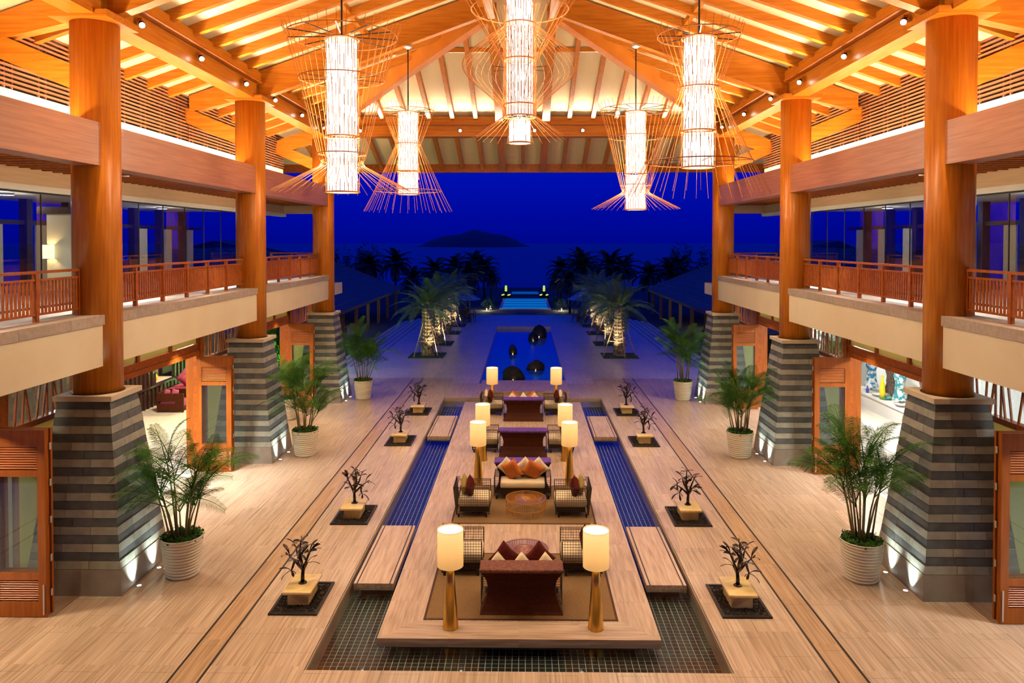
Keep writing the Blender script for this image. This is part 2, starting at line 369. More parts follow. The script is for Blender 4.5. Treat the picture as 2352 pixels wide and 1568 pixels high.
# reflecting pool round the platform
pool = struct('floor_pool', 'pool_shell', MB().box(-3.5, 3.5, 11.9, 32.75, -.62, -.50), 'shallow reflecting pool lined with small dark tiles')
for b_ in ((-3.56, -3.48, 11.9, 32.75), (3.48, 3.56, 11.9, 32.75), (-3.5, 3.5, 11.86, 11.92), (-3.5, 3.5, 32.73, 32.8)): block('pool_wall', 'pool_wall', pool, *b_, -.5, -.03)
block('grout_bed', 'pool_grout', pool, -3.48, 3.48, 11.92, 32.73, -.50, -.355)
tiles = []
tw = .116
for i in range(int(6.96 / tw)):
    for j in range(int(20.8 / tw)):
        x, y = -3.48 + tw * (i + .5), 11.92 + tw * (j + .5)
        if abs(x) < 2.1 and y > 13.25: continue
        tiles.append((x, y))
tiles.sort(key=lambda t: (0 if t[1] < 13 else 1, t[1], abs(t[0])))
for x, y in tiles[:300]: block('tile', 'pool_tile', pool, x - tw / 2 + .006, x + tw / 2 - .006, y - tw / 2 + .006, y + tw / 2 - .006, -.357, -.352)
mb = MB()
for x, y in tiles[300:]: mb.box(x - tw / 2 + .006, x + tw / 2 - .006, y - tw / 2 + .006, y + tw / 2 - .006, -.357, -.352)
mb.build('tile_field', 'pool_tile', pool, kind='stuff')
wtr = struct('water_surface', 'water', MB().add([(-3.48, 11.92, -.09), (3.48, 11.92, -.09), (3.48, 32.73, -.09), (-3.48, 32.73, -.09)], [(0, 1, 2, 3)]), 'still clear water of the reflecting pool')
# stone platform
plat = struct('floor_platform', 'pool_shell', MB().box(-2.15, 2.15, 13.2, 31.8, -.36, -.13).box(-2.44, 2.44, 12.94, 32.0, -.14, -.03), 'long stone platform floating over the pool')
PX, P0, P1 = 2.5, 12.88, 32.05
for i, (a, b) in enumerate(((0, .3), (.3, .6))):      # mitred border boards
    n = 4
    for q in range(n):
        xa, xb = -PX + a + (2 * PX - 2 * a) * q / n, -PX + a + (2 * PX - 2 * a) * (q + 1) / n
        ya, yb = P0 + a, P0 + b
        v = [[xa, ya], [xb, ya], [xb, yb], [xa, yb]]
        if q == 0: v[3][0] += .3
        if q == n - 1: v[2][0] -= .3
        zz = -.15 if a == 0 else -.03
        MB().add([(p[0], p[1], zz) for p in v] + [(p[0], p[1], 0) for p in v], [(3, 2, 1, 0), (4, 5, 6, 7), (0, 1, 5, 4), (1, 2, 6, 5), (2, 3, 7, 6), (3, 0, 4, 7)]).build('border_board', 'platform_stone_cross', plat)
for s in (-1, 1):
    for i, (a, b) in enumerate(((0, .3), (.3, .6))):
        n = 14
        for q in range(n):
            ya, yb = P0 + .0 + (P1 - P0) * q / n, P0 + (P1 - P0) * (q + 1) / n - .003
            if q == 0: ya = P0 + a
            x0, x1 = s * (PX - a), s * (PX - b)
            v = [(x0, ya), (x1, ya), (x1, yb), (x0, yb)]
            if q == 0: v = [(x0, P0 + a), (x1, P0 + b), (x1, yb), (x0, yb)]
            zz = -.15 if a == 0 else -.03
            MB().add([(p[0], p[1], zz) for p in v] + [(p[0], p[1], 0) for p in v], [(3, 2, 1, 0), (4, 5, 6, 7), (0, 1, 5, 4), (1, 2, 6, 5), (2, 3, 7, 6), (3, 0, 4, 7)]).build('border_board', 'platform_stone', plat)
x = -1.9
for i in range(6):
    xa, xb = -1.9 + 3.8 * i / 6, -1.9 + 3.8 * (i + 1) / 6 - .003
    y = P0 + .6 - (.7 if i % 2 else 0)
    while y < P1:
        a, b = max(y, P0 + .603), min(y + 1.4, P1)
        if b > a + .02: block('slab', 'platform_stone', plat, xa, xb, a, b - .003, -.035, 0)
        y += 1.4
block('edge_board', 'platform_stone_cross', plat, -2.5, 2.5, P1 - .02, P1, -.15, -.001)
# bridge slabs
for s in (-1, 1):
    for y0, y1, w in ((14.96, 18.04, 'nearer'), (26.36, 29.48, 'farther')):
        t = thing('bridge_slab', '%s streaked stone stepping slab over the channel %s of the platform' % (w, SIDE[s]), 'stepping slab', (s * 2.99, (y0 + y1) / 2, 0), group='stepping slabs over the pool')
        h = (y1 - y0) / 2
        MB().box(-.405, .405, -h, h, -.14, 0).build('slab', 'platform_stone', t)
        MB().box(-.30, .30, -h + .2, h - .2, -.36, -.14).build('support', 'pool_shell', t)
        for q in (-1, 1): MB().box(q * .335 - .013, q * .335 + .013, -h, h, -.001, .0015).build('inlay_strip', 'drain_black', t)

# ================================================================== COLUMNS with stone pedestals
ZB, ZT = .5, 3.76; HB, HT = .98, .53
def hw(z): return HB + (HT - HB) * z / ZT
def frust(mb, z0, z1, e, u0, u1, face, th=.06):
    # one brick on a battered face; face 0 -y,1 +x,2 +y,3 -x
    vs = []
    for z in (z0, z1):
        for d in (0, th):
            h = hw(z) + e - d
            for u in (u0, u1):
                p = (u * h, -h)
                for _ in range(face): p = (-p[1], p[0])
                vs.append((p[0], p[1], z))
    return mb.add(vs, [(0, 1, 5, 4), (3, 2, 6, 7), (1, 3, 7, 5), (2, 0, 4, 6), (4, 5, 7, 6), (1, 0, 2, 3)])
ch = (ZT - ZB) / 20
BR = []
rb = random.Random(3)
for k in range(20):
    dark = (k % 2 == 1)
    for fc in range(4):
        if dark: cuts = [-1, rb.choice((-.1, .1, .35)), 1]
        else: cuts = [-1, -.36 + rb.uniform(-.03, .03), .32 + rb.uniform(-.03, .03), 1] if k % 4 == 0 else [-1, -.30, .40, 1]
        for a, b in zip(cuts, cuts[1:]):
            e_ = rb.uniform(.0, .006) + (0 if dark else .004); gp = .006
            mb = frust(MB(), ZB + k * ch + .005, ZB + (k + 1) * ch - .005, e_, a + (gp if a > -1 else 0), b - (gp if b < 1 else 0), fc)
            BR.append((mb.mesh('brick', 'brick_dark' if dark else 'brick_light')))
core = MB()
vs_ = []
for z in (ZB, ZT):
    h = hw(z) - .012; vs_ += [(-h, -h, z), (h, -h, z), (h, h, z), (-h, h, z)]
core_me = core.add(vs_, [(3, 2, 1, 0), (4, 5, 6, 7), (0, 1, 5, 4), (1, 2, 6, 5), (2, 3, 7, 6), (3, 0, 4, 7)]).mesh('mortar_core', 'mortar')
PL = [frust(MB(), 0, ZB - .003, .012, a, b, fc, .3).mesh('base_block', 'plinth_stone') for fc in range(4) for a, b in ((-1, .0), (.004, 1))]
slab_me = MB().box(-.6, .6, -.6, .6, 3.76, 3.865).mesh('cap_slab', 'slab_stone')
collar_me = MB().lathe([(.50, 3.865), (.50, 3.875)], 40).mesh('collar', 'drain_black')
shaft = MB().lathe([(.465, 3.87), (.465, 11.5)], 48).mesh('shaft', 'wood_z', True)
capm = MB().box(-.60, .60, -.62, .62, 11.48, 11.62).mesh('capital', 'wood_x')
postm = MB().box(-.34, .34, -.36, .36, 11.6, 12.75).mesh('king_post', 'wood_z')
names = {0: 'beside the viewer', 1: 'nearest', 2: 'middle', 3: 'farthest'}
for s in (-1, 1):
    for k in (1, 2, 3):
        t = thing('timber_column', '%s round orange timber column on a striped stone pedestal, %s side of the hall' % (names[k], SIDE[s]), 'column', (s * COLX, COLY[k], 0), group='timber columns along the hall', scale=(-s, 1, 1))
        put('mortar_core', core_me, t)
        for me in BR: put('brick', me, t)
        for me in PL: put('base_block', me, t)
        put('cap_slab', slab_me, t); put('collar', collar_me, t); put('shaft', shaft, t); put('capital', capm, t); put('king_post', postm, t)
        # two small floor uplights on the hall side of each pedestal
        for q, dy in enumerate((-.55, .27)):
            u = thing('floor_uplight', '%s small floor uplight at the foot of the %s %s pedestal' % (('nearer', 'farther')[q], names[k], SIDE[s]), 'light', (s * 7.72, COLY[k] + dy, 0), group='uplights at the pedestals')
            MB().lathe([(.055, 0), (.055, .012), (.042, .016)], 16, capt=False).build('bezel', 'steel', u)
            MB().lathe([(.042, .012), (.0, .013)], 12, capt=False, capb=False).build('lens', 'up_lens', u)
            lamp('SPOT', 'beam', u, (0, 0, .03), LV['uplight'], COOL, aim=(s * .30, .02, .9), size=R(72), blend=1.0, radius=.02)

# ================================================================== UPPER SHELL: balcony, beams, roof
ceil = struct('ceiling', 'woven_panel', MB(), 'vaulted ceiling of pale woven panels between orange timber rafters')
# (panels and rafters become its parts below)
EX, EY = 13.4, 37.5; Y0 = -7.0
RX = 1.2; RY = COLY[2] + 1.1       # ridge strip half-width; end of the ridge
def panel(name, pts, m):
    n = Vector(pts[1]) - Vector(pts[0]); n = n.cross(Vector(pts[2]) - Vector(pts[0])).normalized()
    if n.z < 0: n = -n
    up = n * .12
    k = len(pts)
    return MB().add([Vector(p) for p in pts] + [Vector(p) + up for p in pts], [tuple(range(k)), tuple(range(2 * k - 1, k - 1, -1))] + [(i, (i + 1) % k, k + (i + 1) % k, k + i) for i in range(k)]).build(name, m, ceil)
def hipx(y): return RX + (y - RY) * (EX - RX) / (EY - RY)     # |x| of the hip at y
rt = roofz(RX)
def endz(y): return rt + (roofz(EX) - rt) * (y - RY) / (EY - RY)
for s in (-1, 1):
    panel('woven_panel', [(s * EX, Y0, roofz(EX)), (s * RX, Y0, rt), (s * RX, RY, rt), (s * EX, EY, roofz(EX))], 'woven_panel')
panel('woven_panel', [(-RX, Y0, rt), (RX, Y0, rt), (RX, RY, rt), (-RX, RY, rt)], 'woven_panel')
panel('woven_panel', [(-RX, RY, rt), (RX, RY, rt), (EX, EY, roofz(EX)), (-EX, EY, roofz(EX))], 'woven_panel')
# side rafters, one object each
rh, rw = .26, .17
def rafter(p, q, w=rw, h=rh, m='wood_x', name='rafter'):
    p, q = Vector(p), Vector(q); d = (q - p).normalized(); up = Vector((0, 0, 1)); u = (up - d * up.dot(d)).normalized()
    off = u * (-h / 2)
    return MB().bar(p + off, q + off, w, h).build(name, m, ceil)
ry = []
for k in range(4):
    y0 = COLY[0] + 8.68 * (k - 1)
    for j in range(1, 7): ry.append(y0 + 8.68 * j / 7)
ry += [COLY[3] + 1.24 * j for j in (1, 2, 3)]
for s in (-1, 1):
    for y in ry:
        if y < 2 : continue
        xt = RX if y < RY else min(EX, RX + (y - RY) * (EX - RX) / (EY - RY))
        if EX - xt < .5: continue
        rafter((s * EX, y, roofz(EX)), (s * xt, y, roofz(xt)))
    # purlin blocking up the slope
    for x in (5.0,):
        for k in range(len(ry) - 1):
            if 6 < ry[k] < 23: MB().bar((s * x, ry[k] + .09, roofz(x) - .10), (s * x, ry[k + 1] - .09, roofz(x) - .10), .14, .16).build('blocking', 'wood_y', ceil)
    # principal rafters at the columns
    for y in COLY[:3]:
        mb = MB()
        vs = [(s * 10.75, roofz(10.75) - .05), (s * RX, roofz(RX) - .05), (s * RX, roofz(RX) - .82), (s * 8.3, roofz(8.3) - .95), (s * 8.9, roofz(8.9) - .80), (s * 10.75, roofz(10.75) - .58)]
        n = len(vs); mb.add([(a, y - .14, b) for a, b in vs] + [(a, y + .14, b) for a, b in vs], [tuple(range(n)), tuple(range(2 * n - 1, n - 1, -1))] + [(i, (i + 1) % n, n + (i + 1) % n, n + i) for i in range(n)])
        mb.build('principal_rafter', 'wood_x', ceil)
    for y in COLY:
        MB().bar((s * (COLX + .3), y, 10.33), (s * 10.95, y, 11.10), .24, .46).build('strut', 'wood_x', ceil)
    # outer principal stub at the last column
    MB().bar((s * 8.9, COLY[3], 11.75), (s * 10.75, COLY[3], 11.12), .28, .6).build('principal_rafter', 'wood_x', ceil)
    # plate beams over the columns
    MB().box(s * 8.48, s * 9.02, Y0, 33.2, 11.54, 12.02).build('plate_beam', 'wood_y', ceil)
    MB().box(s * 8.40, s * 9.00, Y0, 33.1, 12.04, 12.40).build('plate_beam', 'wood_y', ceil)
    # ridge beam
    MB().box(s * (RX - .28), s * (RX + .22), Y0, RY, rt - .55, rt - .0).build('ridge_beam', 'wood_y', ceil)
    # hip rafter
    MB().bar((s * (RX + .1), RY - .1, rt - .45), (s * COLX, ENDY, 12.02), .32, .62).build('hip_rafter', 'wood_hip', ceil)
    MB().bar((s * COLX, ENDY, 12.15), (s * (EX - .2), EY - .2, roofz(EX) - .20), .26, .36).build('hip_rafter', 'wood_hip', ceil)
# end slope rafters
for i in range(-10, 11):
    x = i * 1.02
    yb = EY; yt = RY if abs(x) <= RX else RY + (abs(x) - RX) * (EY - RY) / (EX - RX)
    wide = abs(i) == 1
    rafter((x, yb, endz(yb)), (x, yt, endz(yt)), rw * (1.9 if wide else 1.0), rh * (1.4 if wide else 1.0), 'wood_y')
for yq in (27.6,):
    MB().box(-4.2, 4.2, yq - .06, yq + .06, endz(yq) - .20, endz(yq) - .04).build('blocking', 'wood_x', ceil)
MB().box(-8.9, 8.9, ENDY - .28, ENDY + .28, 11.56, 12.02).build('tie_beam', 'wood_x', ceil)
MB().box(-8.8, 8.8, ENDY - .24, ENDY + .30, 12.04, 12.44).build('tie_beam', 'wood_x', ceil)
for i_, (xa_, xb_) in enumerate(((-7.0, -.6), (.6, 7.0))):
    t = thing('plate_light', 'hidden strip light on the far tie beam, %s half' % ('left', 'right')[i_], 'cove light', (0, 0, 0), group='strip lights on the plate beams')
    MB().box(xa_, xb_, ENDY - .42, ENDY - .28, 12.02, 12.05).build('housing', 'wood_red', t)
    lamp('AREA', 'strip', t, ((xa_ + xb_) / 2, ENDY - .36, 12.06), LV['endcove'], (1.0, .84, .60), rot=(R(180 + 45), 0, 0), sx=xb_ - xa_, sy=.08, spread=80)
MB().box(-EX, EX, EY - .10, EY + .12, roofz(EX) - .38, roofz(EX) + .16).build('eave_board', 'wood_red', ceil)
for s in (-1, 1):
    MB().box(s * (EX - .1), s * (EX + .12), Y0, EY, roofz(EX) - .38, roofz(EX) + .16).build('eave_board', 'wood_red', ceil)

# per side: balcony slab, coping, beam, walkway ceiling, glass, louvre screens, railings
for s in (-1, 1):
    nm = SIDE[s]
    wf = struct('wall_balcony_' + nm, 'cream_plaster', MB(), 'cream plastered balcony front along the %s side' % nm)
    bm = struct('beam_gallery_' + nm, 'wood_veneer_y', MB(), 'long veneered beam above the %s balcony' % nm)
    for k in range(4):
        ya = COLY[k] - .36 + .0 if k == 0 else COLY[k] + .0
        ya = COLY[k]; yb = COLY[k] + 8.68 if k < 3 else 35.6
        if k == 0: ya = -5.0
        if k == 3: continue
        # fascia and coping of one bay die into the columns
        block('fascia', 'cream_plaster', wf, s * FACE, s * (FACE + .28), ya, yb, 4.44, 5.29)
        n = 9 if k else 14
        for q in range(n):
            y0_, y1_ = ya + (yb - ya) * q / n, ya + (yb - ya) * (q + 1) / n
            block('coping_stone', 'granite', wf, s * (FACE - .03), s * (FACE + .75), y0_ + .003, y1_ - .003, 5.29, 5.49)
        block('beam_face', 'wood_veneer_y', bm, s * FACE, s * (FACE + .5), ya, yb, 8.53, 9.40)
    block('fascia', 'cream_plaster', wf, s * 9.15, s * (GLX + .3), 35.3, 35.6, 4.44, 5.29)
    block('fascia', 'cream_plaster', wf, s * 9.15, s * 9.4, COLY[3], 35.6, 4.44, 5.29)
    block('coping_stone', 'granite', wf, s * 9.12, s * (GLX + .3), 35.2, 35.63, 5.29, 5.49)
    struct('floor_gallery_' + nm, 'white_plaster', MB().box(s * (FACE + .28), s * 16.5, -5, COLY[3], 5.0, 5.30).box(s * 9.15, s * 16.5, COLY[3], 35.5, 5.0, 5.30), 'pale floor of the %s upper gallery' % nm)
    wc = struct('ceiling_gallery_' + nm, 'wood_red', MB().box(s * (FACE + .5), s * GLX, -5, 33, 8.92, 9.02).box(s * 9.7, s * GLX, 33, 36.9, 8.92, 9.02), 'slatted timber ceiling over the %s gallery' % nm)
    y = -1.0
    while y < 36.5:
        if y > 9: block('ceiling_slat', 'wood_red', wc, s * (FACE + .5 if y < 32.5 else 9.7), s * GLX, y, y + .09, 8.74, 8.92)
        y += .42
    cn = struct('trim_cornice_' + nm, 'pale_wood_band', MB().box(s * (GLX - .06), s * (GLX + .25), -5, 37.15, 8.36, 8.95).box(s * 9.7, s * (GLX + .2), 36.9, 37.15, 8.36, 8.95), 'pale wood band above the %s gallery glazing' % nm)
    block('white_band', 'white_plaster', cn, s * (GLX - .10), s * (GLX + .2), -5, 37.1, 8.21, 8.36)
    # attic floor and white wall below the louvres
    struct('wall_attic_' + nm, 'white_plaster', MB().box(s * SLX, s * (SLX + .12), Y0, 33.6, 9.0, 10.24).box(s * (FACE + .5), s * (SLX), Y0, 33.6, 9.02, 9.06), 'white lit wall under the %s louvres' % nm)
    struct('wall_void_' + nm, 'wood_dark', MB().box(s * (SLX + .75), s * (SLX + .8), Y0, 34.0, 9.0, 11.6), 'dark sheet for the shaded void behind the %s louvres' % nm)  # dark sheet put in as the shade showing between the slats
    for k in range(4):
        ya, yb = (COLY[k] + .05, COLY[k] + 8.63) if k < 3 else (COLY[3] + .05, 33.6)
        if k == 3: ya, yb = COLY[3] - .0, COLY[3] + .9
        if k == 0: ya = 10.5
        lab = {0: 'beside the near %s columns', 1: 'between the nearest and middle %s columns', 2: 'between the middle and farthest %s columns', 3: 'short piece past the farthest %s column'}[k] % nm
        t = thing('louvre_screen', 'screen of thin reddish horizontal slats high up %s' % lab, 'louvre screen', (0, 0, 0), group='louvre screens under the eaves')
        for q in range(14): block('slat', 'slat_wood', t, s * (SLX - .05), s * (SLX + .03), ya, yb, 10.30 + q * .105, 10.335 + q * .105)
        y = ya + .2
        while y < yb - .1:
            block('upright', 'slat_wood', t, s * (SLX + .03), s * (SLX + .07), y, y + .05, 10.24, 11.70)
            block('upright', 'slat_wood', t, s * (SLX + .03), s * (SLX + .07), y + .25, y + .29, 10.24, 11.70)
            y += 1.12
    # cove lamps: along the attic floor, washing louvres and outer ceiling; on the plate, washing the main ceiling
    for k in range(4):
        ya, yb = COLY[k] + .5, COLY[k] + 8.2
        if k == 3: yb = ya + .6
        t = thing('cove_light', 'hidden strip light behind the %s gallery beam, %s bay' % (nm, ('viewer', 'near', 'far', 'end')[k]), 'cove light', (0, 0, 0), group='cove lights behind the gallery beams')
        MB().box(s * 9.30, s * 9.42, ya, yb, 9.06, 9.12).build('housing', 'white_plaster', t)
        lamp('AREA', 'strip', t, (s * 9.36, (ya + yb) / 2, 9.14), LV['attic'] * (yb - ya) / 7.7, WARM, rot=(R(180), R(8 * s), 0), sx=.10, sy=yb - ya)
        if k < 3:
            t = thing('plate_light', 'hidden strip light on the %s plate beam, %s bay' % (nm, ('viewer', 'near', 'far')[k]), 'cove light', (0, 0, 0), group='strip lights on the plate beams')
            MB().box(s * 8.24, s * 8.40, ya, yb, 12.02, 12.05).build('housing', 'wood_red', t)
            lamp('AREA', 'strip', t, (s * 8.31, (ya + yb) / 2, 12.06), LV['cove'], (1.0, .88, .70), rot=(R(180), R(-50 * s), 0), sx=.08, sy=yb - ya, spread=75)
    for k in range(3):
        ya, yb = max(COLY[k] + .5, 8.5), COLY[k] + 8.2
        t = thing('gallery_fill', 'added fill strip behind the lower edge of the %s gallery beam, %s bay' % (nm, ('viewer', 'near', 'far')[k]), 'cove light', (0, 0, 0), group='added fill strips under the gallery')  # strip made up to brighten the cornice across the walkway
        MB().box(s * 9.02, s * 9.07, ya, yb, 8.58, 8.70).build('housing', 'wood_red', t)
        lamp('AREA', 'strip', t, (s * 9.08, (ya + yb) / 2, 8.64), LV['gallery'], WARM, aim=(s * 12, (ya + yb) / 2, 8.4), sx=.1, sy=yb - ya)
        t.children[-1].rotation_euler = (0, R(-92 * s), 0)
        u = thing('upper_room_fill', 'added dim fill light in the %s upper rooms, %s bay' % (nm, ('viewer', 'near', 'far')[k]), 'light', (s * 14.0, COLY[k] + 4.6, 8.28), group='added fill lights of the upper rooms')  # lamp added to show the door leaves behind the glass
        MB().lathe([(.2, -.04), (.2, .02)], 16).build('tray', 'white_plaster', u)
        lamp('POINT', 'glow', u, (0, 0, -.15), LV['upper'], WHITE, radius=.1)
    # upper glazing
    gl = struct('window_gallery_' + nm, 'black_metal', MB().box(s * (GLX + .05), s * (GLX + .09), 10, 32.6, 8.17, 8.23).box(s * (GLX + .05), s * (GLX + .09), 10, 32.6, 5.3, 5.36), 'tall frameless glass wall of the %s gallery' % nm)
    y = 10.62
    while y < 32.2:
        block('pane', 'glass', gl, s * (GLX + .065), s * (GLX + .075), y + .012, y + 1.558, 5.36, 8.17)
        block('joint', 'black_metal', gl, s * (GLX + .055), s * (GLX + .085), y - .012, y + .012, 5.36, 8.17)
        y += 1.57
    # rooms behind the glass: soffit, outer posts, pale door leaves
    struct('ceiling_upper_' + nm, 'cream_plaster', MB().box(s * (GLX + .25), s * 16.5, 6, 33, 8.30, 8.40), 'soffit of the %s upper rooms' % nm)
    wr = struct('wall_upper_' + nm, 'wood_dark', MB(), 'dark framed outer wall of the %s upper rooms' % nm)
    for q in range(11):
        yy = 12.2 + q * 2.1
        block('post', 'wood_dark', wr, s * 15.3, s * 15.55, yy, yy + .28, 5.3, 8.3)
        block('door_leaf', 'cream_plaster', wr, s * 15.38, s * 15.44, yy + .55, yy + 1.15, 5.4, 7.5)
        block('rail', 'wood_dark', wr, s * 15.36, s * 15.46, yy, yy + 2.1, 7.5, 7.64)
    # railing per bay
    bays = [(9.5, COLY[1] - .42), (COLY[1] + .42, COLY[2] - .42), (COLY[2] + .42, COLY[3] - .42)]
    rx = s * 8.95
    for k, (ya, yb) in enumerate(bays):
        t = thing('railing', 'red timber railing on the %s balcony, %s' % (nm, ('bay in front of the nearest column', 'bay between nearest and middle columns', 'bay between middle and farthest columns')[k]), 'railing', (rx, ya, 5.49), group='balcony railings')
        Ln = yb - ya
        block('top_rail', 'wood_red', t, -.045, .045, 0, Ln, .90, .95)
        block('middle_rail', 'wood_red', t, -.025, .025, 0, Ln, .76, .80)
        block('bottom_rail', 'wood_red', t, -.025, .025, 0, Ln, .12, .16)
        n = max(1, round(Ln / 1.3))
        for q in range(n + 1):
            yy = min(max(Ln * q / n, .04), Ln - .04); block('post', 'wood_red', t, -.04, .04, yy - .04, yy + .04, 0, .90)
        n = int(Ln / .105)
        for q in range(n): block('baluster', 'wood_red', t, -.012, .012, q * .105 + .02, q * .105 + .072, .16, .76)
    t = thing('railing', 'red timber railing across the sea end of the %s balcony' % nm, 'railing', (s * 9.15, 35.4, 5.49), group='balcony railings')
    Ln = s * 3.0
    block('top_rail', 'wood_red', t, 0, Ln, -.04, .04, .90, .95); block('middle_rail', 'wood_red', t, 0, Ln, -.02, .02, .76, .80); block('bottom_rail', 'wood_red', t, 0, Ln, -.02, .02, .12, .16)
    for q in range(4): block('post', 'wood_red', t, s * (.05 + q * .96) - .04, s * (.05 + q * .96) + .04, -.04, .04, 0, .9)
    for q in range(27): block('baluster', 'wood_red', t, s * (.1 + q * .105), s * (.155 + q * .105), -.012, .012, .16, .76)
    # downlights in the gallery ceiling
    for k in range(3):
        t = thing('gallery_downlight', 'recessed downlight over the %s gallery, %s bay' % (nm, ('near', 'middle', 'far')[k]), 'light', (s * 10.6, COLY[k] + 4.4, 8.74), group='gallery downlights')
        MB().lathe([(.09, -.02), (.09, .05)], 16).build('trim', 'steel', t)
        lamp('SPOT', 'beam', t, (0, 0, -.04), LV['aisle'] * 4, WHITE, aim=(0, 0, -3), size=R(120), blend=.6, radius=.06)

# ------------------------------------------------------------------ spotlights on the plate and tie beams
def spotlight(loc, aim, label, energy, color=WARM, face=None, group='spotlights on the beams', size=62):
    t = thing('spotlight', label, 'spotlight', loc, group=group)
    d = (Vector(face or aim) - Vector(loc)).normalized()
    a = -d * .02; b = d * .14
    MB().tube([a - d * .06, a, b], [.04, .065, .075], 12).build('can', 'black_metal', t, True)
    MB().tube([b, b + d * .004], [.062, .062], 12).build('lens', 'lamp_lens', t)
    MB().box(-.05, .05, -.09, .09, .04, .10).build('bracket', 'wood_red', t)
    dd = (Vector(aim) - Vector(loc)).normalized()
    p_ = b + d * .05
    lamp('SPOT', 'beam', t, tuple(p_), energy, color, aim=tuple(Vector(p_) + dd), size=R(size), blend=.7, radius=.03)
q = 0
words = ['first', 'second', 'third', 'fourth', 'fifth', 'sixth', 'seventh', 'eighth', 'ninth', 'tenth']
for s in (-1, 1):
    i = 0
    for k in (0, 1, 2):
        for o_ in (1.0, 4.0, 7.1):
            y = COLY[k] + o_
            spotlight((s * 8.36, y, 11.80), (s * (1.2 + 3.2 * (i % 3)), y + (-.5, 1.0, .2)[i % 3], 0), '%s small black spotlight along the %s plate beam' % (words[i], SIDE[s]), LV['spot'], face=(s * 3.2, y - 8.5, 6.0))
            i += 1
for i, x in enumerate((-7.1, -2.72, .52, 2.62)):
    spotlight((x, ENDY - .36, 11.8), (x * .8, ENDY - 6.5, 0), '%s bright spotlight along the far tie beam' % words[i], LV['spot'] * .6, face=(.2, 0, 7.2), group='spotlights on the tie beam')

# ================================================================== CHANDELIERS
def wires(t, prof, n, tr, m, twist=0.0, name='wire', jit=0.0, ph=0.0):
    pts = []
    me = MB().tube([(r, 0, z) for r, z in prof], tr, 4).mesh(name, m)
    for k in range(n):
        a = 2 * math.pi * k / n + ph
        put(name, me, t, None, (0, 0, a), (1, 1, 1 + random.uniform(-jit, jit)) if jit else None)
def smooth(prof, n=4):
    out = []
    P = [prof[0]] + prof + [prof[-1]]
    for i in range(1, len(P) - 2):
        for q in range(n):
            u = q / n; a, b, c, d = P[i - 1], P[i], P[i + 1], P[i + 2]
            out.append(tuple(.5 * (2 * b[j] + (c[j] - a[j]) * u + (2 * a[j] - 5 * b[j] + 4 * c[j] - d[j]) * u * u + (-a[j] + 3 * b[j] - 3 * c[j] + d[j]) * u ** 3) for j in (0, 1)))
    out.append(prof[-1]); return out
def tubelamp(t, r, z0, z1, name='crystal_tube', rods=26):
    MB().lathe([(r * .9, z0 + .02), (r * .9, z1 - .02)], 28, capb=False, capt=False).build(name, 'crystal_glow', t, True)
    nb = max(1, round((z1 - z0) / .52))
    for q in range(nb): lamp('POINT', 'bulb', t, (0, 0, z0 + (z1 - z0) * (q + .5) / nb), LV['chand'], (1.0, .84, .60), radius=.13)
    mb = MB()
    for k in range(rods):
        a = 2 * math.pi * k / rods; x, y = r * math.cos(a), r * math.sin(a)
        zz = z0
        while zz < z1 - .1:
            ln = random.uniform(.16, .42); mb.tube([(x, y, zz), (x, y, min(zz + ln, z1))], .0075, 4, False); zz += ln + random.uniform(.10, .30)
    o = mb.build('glass_rods', 'wire_brown_orange', t); o['kind'] = 'stuff'
def spokes(t, r, z, n, m='rod_dark', r0=.3, th=.018):
    for k in range(n):
        a = 2 * math.pi * (k + .5) / n
        MB().bar((r0 * math.cos(a), r0 * math.sin(a), z), (r * math.cos(a), r * math.sin(a), z), th, th).build('spoke', m, t)
